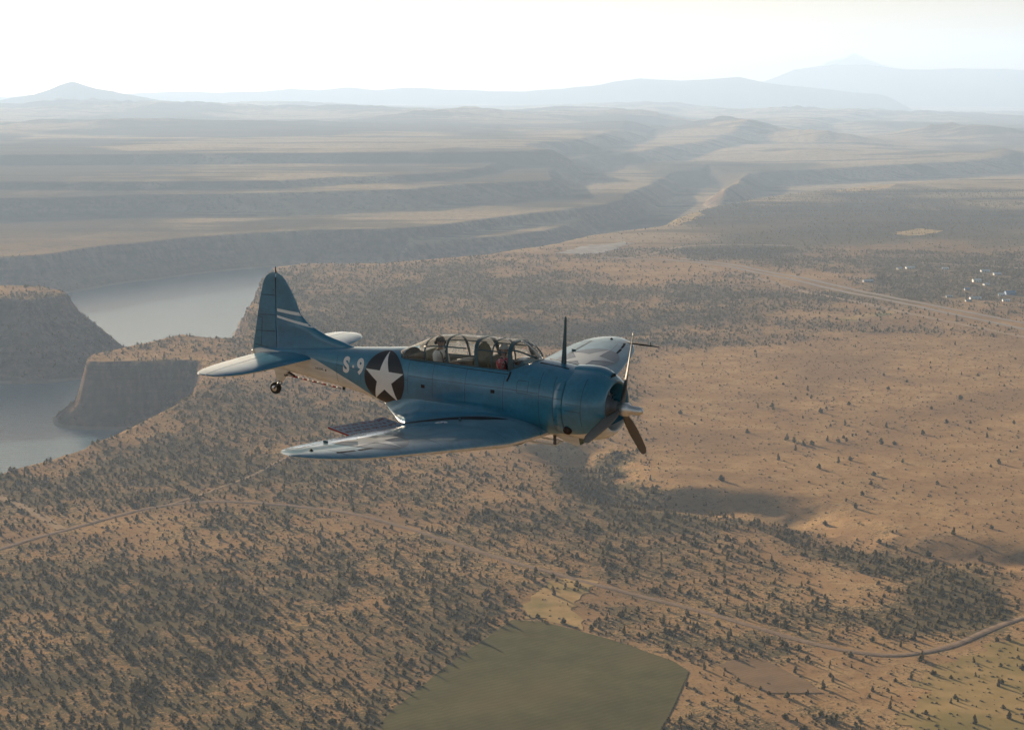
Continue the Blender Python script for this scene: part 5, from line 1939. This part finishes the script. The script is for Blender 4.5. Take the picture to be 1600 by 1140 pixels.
    if headgear is m_cap:
        V = [(.09 + .075 * math.cos(a) * q, .075 * math.sin(a), .05 - .012 * q + z) for z in (0, .008) for q in (0, 1) for a in np.linspace(-1.3, 1.3, 9)]
        F = [(k, k + 1, 10 + k, 9 + k) for k in range(8)] + [(18 + k, 27 + k, 28 + k, 19 + k) for k in range(8)] + [(9 + k, 10 + k, 28 + k, 27 + k) for k in range(8)]
        mesh_obj('visor', V, F, m_cap, hd)
    for s in (-1, 1):
        bm = bmesh.new()
        wheel_y(bm, [(-.02, .03), (-.018, .042), (.018, .042), (.02, .03)], (-.005, s * .108, -.005), 16)
        bm_obj('earphone', bm, m_strap, hd, True)
    bm = bmesh.new()
    add_tube(bm, [(.0, .12 * -1, -.03), (.07, -.10, -.07), (.115, -.03, -.068)], .006, 6)
    add_tube(bm, [(.112, -.035, -.068), (.118, -.01, -.066)], .013, 8)
    bm_obj('microphone', bm, m_strap, hd, True)
    # harness over the shoulders
    bm = bmesh.new()
    for s in (-1, 1):
        add_tube(bm, [(lean - .135, s * .09, .30), (lean - .09, s * .10, .455), (lean + .02, s * .10, .492), (lean + .115, s * .085, .40), (lean + .135, s * .05, .20)], .019, 6)
    add_tube(bm, [(lean + .128, -.09, .30), (lean + .14, 0, .30), (lean + .128, .09, .30)], .018, 6)
    bm_obj('harness', bm, m_strap, t, True)
    return t


person((-4.90, -0.05, 0.285), rad(-38), 'person in white shirt and dark cap with headset in the rear cockpit', m_shirt, m_cap, .0, (.27, .17))
person((-3.33, -0.03, 0.27), rad(-30), 'person in red patterned shirt and grey helmet at the front controls', m_red_shirt, m_helm, .02, (.27, .14))

# ------------------------------------------------------------------ juniper and sagebrush
def leaf_mat(name, c1, c2):
    m, nt, b = new_mat(name)
    tc = nt.nodes.new('ShaderNodeTexCoord')
    oi = nt.nodes.new('ShaderNodeObjectInfo')
    f = nnoise(nt, tc.outputs['Object'], 1.1, 4, 0.6)
    f = nmath(nt, 'ADD', nmath(nt, 'MULTIPLY', f, 0.6), nmath(nt, 'MULTIPLY', oi.outputs['Random'], 0.65))
    nt.links.new(nmix(nt, f, c1, c2), b.inputs['Base Color'])
    b.inputs['Roughness'].default_value = 0.9
    b.inputs['Specular IOR Level'].default_value = 0.1
    tl = nt.nodes.new('ShaderNodeBsdfTranslucent')          # thin sprays let low sun through
    tl.inputs['Color'].default_value = (c2[0] * 2.2, c2[1] * 1.9, c2[2] * 1.3, 1)
    ms = nt.nodes.new('ShaderNodeMixShader')
    ms.inputs['Fac'].default_value = 0.30
    out = nt.nodes['Material Output']
    nt.links.new(b.outputs['BSDF'], ms.inputs[1])
    nt.links.new(tl.outputs['BSDF'], ms.inputs[2])
    nt.links.new(ms.outputs['Shader'], out.inputs['Surface'])
    return m


m_leaf = leaf_mat('juniper_foliage', (0.056, 0.050, 0.020), (0.175, 0.138, 0.050))
m_bush = leaf_mat('sagebrush_foliage', (0.10, 0.088, 0.05), (0.22, 0.18, 0.10))
m_bark = simple_mat('juniper_bark', (0.13, 0.095, 0.07), 0.95, noise=0.3, nscale=4)


def crown_mesh(seed, h, w, lump, cards):
    r = random.Random(seed)
    bm = bmesh.new()
    nl = r.randint(5, 8)
    for i in range(nl):
        t = (i + 0.5) / nl
        ww = w * (0.95 - 0.65 * t) if lump < 0.5 else w * math.sqrt(max(0.15, 1 - (2 * t - 0.75) ** 2))
        a = r.uniform(0, 6.28)
        q = r.uniform(0.1, 0.45) * ww
        g = bmesh.ops.create_icosphere(bm, subdivisions=2, radius=1.0)['verts']
        c = Vector((math.cos(a) * q, math.sin(a) * q, 0.5 + (h - 0.9) * t))
        sx = ww * r.uniform(0.55, 0.85)
        sz = h / nl * r.uniform(1.0, 1.5)
        for v in g:
            k = 1 + r.uniform(-0.22, 0.24)
            v.co = Vector((v.co.x * sx * k, v.co.y * sx * k, v.co.z * sz * k)) + c
    for i in range(cards):
        t = r.random()
        ww = w * (1.05 - 0.8 * t)
        a = r.uniform(0, 6.28)
        c = Vector((math.cos(a) * ww * r.uniform(0.5, 1.05), math.sin(a) * ww * r.uniform(0.5, 1.05), 0.4 + h * 0.96 * t))
        u = Vector((r.uniform(-1, 1), r.uniform(-1, 1), r.uniform(-0.3, 1))).normalized() * r.uniform(0.25, 0.5)
        v2 = u.cross(Vector((r.uniform(-1, 1), r.uniform(-1, 1), r.uniform(-1, 1)))).normalized() * r.uniform(0.15, 0.32)
        vs = [bm.verts.new(c + k) for k in (-u, v2, u * 1.2)]
        bm.faces.new(vs)
    me = bpy.data.meshes.new('crown')
    bm.to_mesh(me)
    bm.free()
    me.materials.append(m_leaf)
    return me


def trunk_mesh(seed, h):
    r = random.Random(seed)
    bm = bmesh.new()
    p = [(0, 0, -0.6), (0.05, 0.02, 0.4), (r.uniform(-0.2, 0.2), r.uniform(-0.2, 0.2), h * 0.4), (r.uniform(-0.3, 0.3), r.uniform(-0.3, 0.3), h * 0.8)]
    add_tube(bm, p, [0.26, 0.21, 0.15, 0.05], 6)
    for i in range(4):
        a = r.uniform(0, 6.28)
        z = h * r.uniform(0.15, 0.5)
        add_tube(bm, [(0, 0, z), (math.cos(a) * 0.7, math.sin(a) * 0.7, z + 0.5), (math.cos(a) * 1.2, math.sin(a) * 1.2, z + 1.2)], [0.09, 0.07, 0.03], 5)
    me = bpy.data.meshes.new('trunk')
    bm.to_mesh(me)
    bm.free()
    me.materials.append(m_bark)
    return me


SPEC = [(5.0, 2.6, 0.7), (5.8, 2.3, 0.6), (4.0, 2.7, 0.8), (5.2, 3.1, 0.8), (3.4, 2.2, 0.7), (6.6, 2.5, 0.4)]
CROWNS = [crown_mesh(100 + i, h, w, l, 90) for i, (h, w, l) in enumerate(SPEC)]
TRUNKS = [trunk_mesh(200 + i, h) for i, (h, w, l) in enumerate(SPEC)]

rg = np.random.default_rng(11)
ROAD_PTS = [at(a, b)[:2] for a, b in [(-260, 940), (17, 854), (100, 831), (235, 795), (330, 786), (460, 793), (560, 808), (700, 849), (850, 895), (1000, 934), (1160, 978), (1290, 1016), (1400, 1029), (1500, 1008), (1600, 965)]]
HWY_PTS = [at(a, b)[:2] for a, b in [(940, 402), (1130, 414), (1280, 444), (1450, 480), (1583, 508), (1800, 552)]]
FIELD_W = [world_poly(p, 0.0) for p in ([(650, 1085), (800, 976), (880, 986), (1000, 1021), (1078, 1056), (1062, 1090), (1030, 1150), (960, 1250), (560, 1250), (600, 1130)], [(1120, 1046), (1190, 1034), (1235, 1056), (1290, 1090), (1200, 1090)],
                                        [(872, 396), (915, 381), (985, 376), (965, 388), (905, 398)])]
HOUSES = np.array([at(a, b)[:2] for a, b in [(1526, 441), (1422, 419), (1405, 421), (1477, 421), (1539, 425), (1558, 430), (1356, 441), (1541, 446), (1511, 453), (1578, 459), (1565, 461), (1524, 467), (1513, 471), (1483, 464), (1572, 470)]])


def scatter(dmin, dmax, per_ha, expo, half_deg=17.5, floor=0.0):
    area = rad(half_deg) * (dmax ** 2 - dmin ** 2) / 1e4
    n = int(area * per_ha * 2.2)
    r = np.sqrt(rg.uniform(dmin ** 2, dmax ** 2, n))
    a = rg.uniform(-rad(half_deg), rad(half_deg), n)
    x, y = r * np.sin(a), r * np.cos(a)
    keep = rg.random(n) < np.clip(veg_density(x, y) / 2.2 + floor, 0, 1) ** expo
    x, y = x[keep], y[keep]
    z = ground_z(x, y)
    ok = (z > LAKE_Z + 2)
    d1, _ = seg_dist(x, y, ROAD_PTS)
    ok &= d1 > 7.5
    ok &= ~((np.hypot(x, y) > 4250) & (sdf(x, y, POLY_A) < 0))
    d2, _ = seg_dist(x, y, HWY_PTS)
    ok &= d2 > 30
    for p in FIELD_W:
        ok &= ~in_poly(x, y, p)
    for h in HOUSES:
        ok &= (x - h[0]) ** 2 + ((y - h[1] + 25) / 2.2) ** 2 > 17 ** 2
    return x[ok], y[ok], z[ok]


tx, ty, tz = scatter(960, 4300, 140, 1.15)
fx_, fy_, fz_ = scatter(4300, 7000, 22, 1.0)
tx, ty, tz = np.concatenate([tx, fx_]), np.concatenate([ty, fy_]), np.concatenate([tz, fz_])
# those that stand alone on the bare ground, where the photograph shows them
LONE_PX = [(1410, 722), (1293, 688), (1310, 722), (1365, 742), (1337, 790), (1127, 750), (1328, 718), (1320, 664), (1417, 598), (1388, 610), (1326, 634), (1282, 645), (1206, 636), (1184, 637), (1167, 676),
           (1240, 690), (1255, 695), (1268, 694), (1243, 702), (1230, 686), (1318, 684), (1310, 690), (1323, 689), (1376, 693), (1397, 694), (1441, 678), (1478, 662), (1542, 684), (1548, 730), (1560, 725), (1490, 832),
           (1533, 857), (1374, 832), (1280, 732), (1216, 718), (1291, 640), (1262, 612), (1180, 552), (1063, 646), (1450, 850), (1290, 800), (1347, 772), (902, 920), (865, 935), (1182, 560), (1455, 640), (1500, 625), (1385, 668)]
lone = np.array([at(a, b)[:2] for a, b in LONE_PX])
tx = np.concatenate([lone[:, 0], tx])
ty = np.concatenate([lone[:, 1], ty])
tz = ground_z(tx, ty)
nt_ = len(tx)
kind_ = rg.integers(0, 6, nt_)
big = rg.random(nt_)
scl = 0.24 + 0.60 * big ** 1.8
scl[:len(lone)] = rg.uniform(0.8, 1.1, len(lone))
rot_ = rg.uniform(0, 6.28, nt_)
ppx, ppy = to_px(tx, ty, tz)
heights = np.array([s[0] for s in SPEC])[kind_] * scl
size_px = heights / np.hypot(tx, ty)
inview = (ppx > 2) & (ppx < 1598) & (ppy > 0) & (ppy < 1134)
order = np.argsort(-np.where(inview, size_px, 0))
order = [i for i in order if i >= len(lone)][:300 - len(lone)]
single = np.zeros(nt_, bool)
single[:len(lone)] = True
single[order] = True

LONE_LABEL = {0: 'lone juniper with a long shadow on the bare plain, below the two side-by-side junipers', 5: 'lone juniper on the bare ground just above the dark wooded draw',
              1: 'juniper just left of the close group of three on the bare plain', 3: 'juniper on the bare plain between the lone long-shadowed one and the wooded draw',
              4: 'juniper with a long shadow above the right half of the wooded draw', 31: 'lone juniper on the plain beside the right end of the draw', 30: 'dark round juniper on the bare slope above the right end of the draw',
              42: 'lone juniper at the gravel road beside the tan meadow', 43: 'lone juniper with a long shadow inside the tan meadow', 8: 'small juniper highest up on the bare plain, far right of the propeller',
              9: 'small juniper just below and left of the highest one on the bare plain', 38: 'single small juniper on the bare plain nearest the propeller spinner', 14: 'juniper on the bare plain left of the clump of five',
              34: 'juniper on the bare plain below the clump of five', 32: 'juniper low on the plain close above the draw, halfway along it', 40: 'juniper standing right at the edge of the wooded draw on its far side',
              27: 'juniper near the right edge of the bare plain, above the close pair'}
LONE_SET = [((15, 16, 17, 18, 19), 'juniper in the tight clump of five on the bare plain right of the spinner', 'clump of five junipers'),
            ((20, 21, 22), 'juniper in the close group of three on the bare plain', 'group of three junipers'),
            ((12, 13), 'one of the pair of small junipers on the bare plain level with the spinner', 'pair of junipers level with the spinner'),
            ((37, 44), 'one of two small junipers at the upper edge of the bare plain', 'two junipers at the upper edge of the plain'),
            ((28, 29), 'one of the close pair of junipers at the right end of the bare plain', 'close pair at the right end of the plain'),
            ((23, 24), 'one of two junipers side by side to the right of the group of three', 'two junipers side by side')]


def zone_label(i):
    x, y = ppx[i], ppy[i]
    if i < len(lone):
        if i in LONE_LABEL:
            return LONE_LABEL[i], None
        for ids, lb, gp in LONE_SET:
            if i in ids:
                return lb, gp
        return 'small single juniper on the bare tan plain away from any clump', 'junipers scattered on the bare plain'
    d, _ = seg_dist(np.array([tx[i]]), np.array([ty[i]]), ROAD_PTS)
    yr = np.interp(x, [17, 235, 330, 560, 700, 850, 1000, 1160, 1290, 1400, 1500, 1600], [854, 795, 786, 808, 849, 895, 934, 978, 1016, 1029, 1008, 965])
    if d[0] < 22:
        sd = 'far' if y < yr else 'near'
        return 'juniper standing at the %s verge of the curving gravel road' % sd, 'junipers at the %s verge of the gravel road' % sd
    if y < yr:
        if x > 1200:
            return 'juniper of the dark grove behind the gravel road bend', 'junipers behind the road bend'
        if x > 640:
            return 'juniper of the open woodland between the gravel road and the wooded draw', 'junipers between road and draw'
        return 'juniper of the woodland beyond the gravel road, below the near wing', 'junipers beyond the gravel road'
    if x > 1300:
        return 'juniper in or beside the yellowing meadow inside the road bend', 'junipers by the yellowing meadow'
    if x > 930:
        return 'juniper between the gravel road and the green field, right of the tan meadow', 'junipers right of the tan meadow'
    if x > 640:
        return 'juniper of the dark woodland against the left edge of the green field', 'junipers by the green field'
    if y > 1070:
        if x < 330:
            return 'juniper in the lowest strip of the near woodland, at the left corner of the picture', 'junipers at the lower left corner'
        return 'juniper in the lowest strip of the near woodland, left of the green field', 'junipers low beside the green field'
    if x < 210:
        return 'juniper of the near woodland below the track junction, at the left side', 'junipers below the track junction'
    if x < 430:
        return 'juniper in the middle of the near woodland, under the tail plane', 'junipers in the middle of the near woodland'
    return 'juniper of the near woodland midway between road and green field', 'junipers between road and green field'


for i in np.nonzero(single)[0]:
    t = empty('juniper_tree', (tx[i], ty[i], tz[i] - 0.15))
    t.rotation_euler = (0, 0, rot_[i])
    s = float(scl[i])
    t.scale = (s * rg.uniform(0.9, 1.15), s * rg.uniform(0.9, 1.15), s)
    lb, gp = zone_label(i)
    tag(t, lb, 'tree', gp)
    link('crown', CROWNS[kind_[i]], t)
    link('trunk', TRUNKS[kind_[i]], t)
PROTO = {}
for o in bpy.data.objects:
    if o.name.startswith('crown'):
        PROTO.setdefault(o.data.name, o)


def gn_scatter(name, x, y, z, sc, rot, kind, protos):
    """One object: points carrying size and turn, a geometry-node tree sets a plant on each."""
    me = bpy.data.meshes.new(name)
    me.from_pydata(np.stack([x, y, z], 1).tolist(), [], [])
    for nm, arr, tp in (('size', sc, 'FLOAT'), ('turn', rot, 'FLOAT'), ('kind', kind, 'INT')):
        a = me.attributes.new(nm, tp, 'POINT')
        a.data.foreach_set('value', np.asarray(arr, np.int32 if tp == 'INT' else np.float32))
    o = link(name, me)
    ng = bpy.data.node_groups.new(name + '_nodes', 'GeometryNodeTree')
    ng.interface.new_socket('Geometry', in_out='INPUT', socket_type='NodeSocketGeometry')
    ng.interface.new_socket('Geometry', in_out='OUTPUT', socket_type='NodeSocketGeometry')
    N, L = ng.nodes, ng.links
    gi, go = N.new('NodeGroupInput'), N.new('NodeGroupOutput')
    join = N.new('GeometryNodeJoinGeometry')
    sz = N.new('GeometryNodeInputNamedAttribute')
    sz.data_type = 'FLOAT'
    sz.inputs['Name'].default_value = 'size'
    tn = N.new('GeometryNodeInputNamedAttribute')
    tn.data_type = 'FLOAT'
    tn.inputs['Name'].default_value = 'turn'
    kd = N.new('GeometryNodeInputNamedAttribute')
    kd.data_type = 'INT'
    kd.inputs['Name'].default_value = 'kind'
    cv = N.new('ShaderNodeCombineXYZ')
    L.new(tn.outputs['Attribute'], cv.inputs['Z'])
    for k, src in enumerate(protos):
        cmp_ = N.new('FunctionNodeCompare')
        cmp_.data_type = 'INT'
        cmp_.operation = 'EQUAL'
        L.new(kd.outputs['Attribute'], cmp_.inputs[2])
        cmp_.inputs[3].default_value = k
        oi = N.new('GeometryNodeObjectInfo')
        oi.transform_space = 'ORIGINAL'
        oi.inputs['Object'].default_value = src
        oi.inputs['As Instance'].default_value = True
        ip = N.new('GeometryNodeInstanceOnPoints')
        L.new(gi.outputs[0], ip.inputs['Points'])
        L.new(cmp_.outputs['Result'], ip.inputs['Selection'])
        L.new(oi.outputs['Geometry'], ip.inputs['Instance'])
        L.new(cv.outputs['Vector'], ip.inputs['Rotation'])
        L.new(sz.outputs['Attribute'], ip.inputs['Scale'])
        L.new(ip.outputs['Instances'], join.inputs['Geometry'])
    L.new(join.outputs['Geometry'], go.inputs[0])
    md = o.modifiers.new('plants', 'NODES')
    md.node_group = ng
    return o


rest = ~single
o = gn_scatter('juniper_woodland', tx[rest], ty[rest], tz[rest] - 0.15, scl[rest], rot_[rest], kind_[rest], [PROTO[c.name] for c in CROWNS])
tag(o, 'open woodland of small dark junipers covering the plateau out to the canyon rim', 'woodland', kind='stuff')


# sagebrush: one clump joined into the object itself, the rest set out from it
def bush_mesh(seed):
    r = random.Random(seed)
    bm = bmesh.new()
    for k in range(3):
        g = bmesh.ops.create_icosphere(bm, subdivisions=1, radius=1.0)['verts']
        c = Vector((r.uniform(-0.5, 0.5), r.uniform(-0.5, 0.5), 0.35))
        s = r.uniform(0.45, 0.8)
        for v in g:
            q = 1 + r.uniform(-0.25, 0.25)
            v.co = Vector((v.co.x * s * q, v.co.y * s * q, v.co.z * s * 0.75 * q)) + c
    me = bpy.data.meshes.new('sagebrush_clump')
    bm.to_mesh(me)
    bm.free()
    me.materials.append(m_bush)
    return me


near = [at(250, 1085), at(500, 1090), at(1200, 1075)]
BUSH = []
for k, (p, lb) in enumerate(zip(near, ('sagebrush clump in the near left woodland by the frame edge', 'sagebrush clump left of the green field by the frame edge', 'sagebrush clump beside the brown fallow field'))):
    o = link('sagebrush', bush_mesh(300 + k))
    o.location = (p[0], p[1], float(ground_z(p[0], p[1])))
    tag(o, lb, 'bush', 'sagebrush near the frame edge')
    BUSH.append(o)
bx, by, bz = scatter(960, 3000, 200, 0.55, floor=0.06)
d1 = np.zeros(len(bx))
o = gn_scatter('sagebrush_cover', bx, by, bz - 0.1, 0.45 + 0.9 * rg.random(len(bx)) ** 2.2, rg.uniform(0, 6.28, len(bx)), rg.integers(0, 3, len(bx)), BUSH)
tag(o, 'low grey sagebrush scattered over the dry grass of the plateau', 'sagebrush', kind='stuff')
print('TREES', nt_, 'BUSHES', len(bx))

# ------------------------------------------------------------------ the air
HAZE_TOP = 1400.0
m = bpy.data.materials.new('haze_air')
m.use_nodes = True
nt = m.node_tree
nt.nodes.clear()
o_ = nt.nodes.new('ShaderNodeOutputMaterial')
pv = nt.nodes.new('ShaderNodeVolumePrincipled')
pv.inputs['Color'].default_value = (0.49, 0.68, 0.99, 1)
pv.inputs['Density'].default_value = 4.7e-5
pv.inputs['Anisotropy'].default_value = 0.24
nt.links.new(pv.outputs['Volume'], o_.inputs['Volume'])
bm = bmesh.new()
add_box(bm, (0, 0, (HAZE_TOP - 120) / 2), (98000, 98000, HAZE_TOP + 120))
tag(bm_obj('haze', bm, m), kind='stuff')
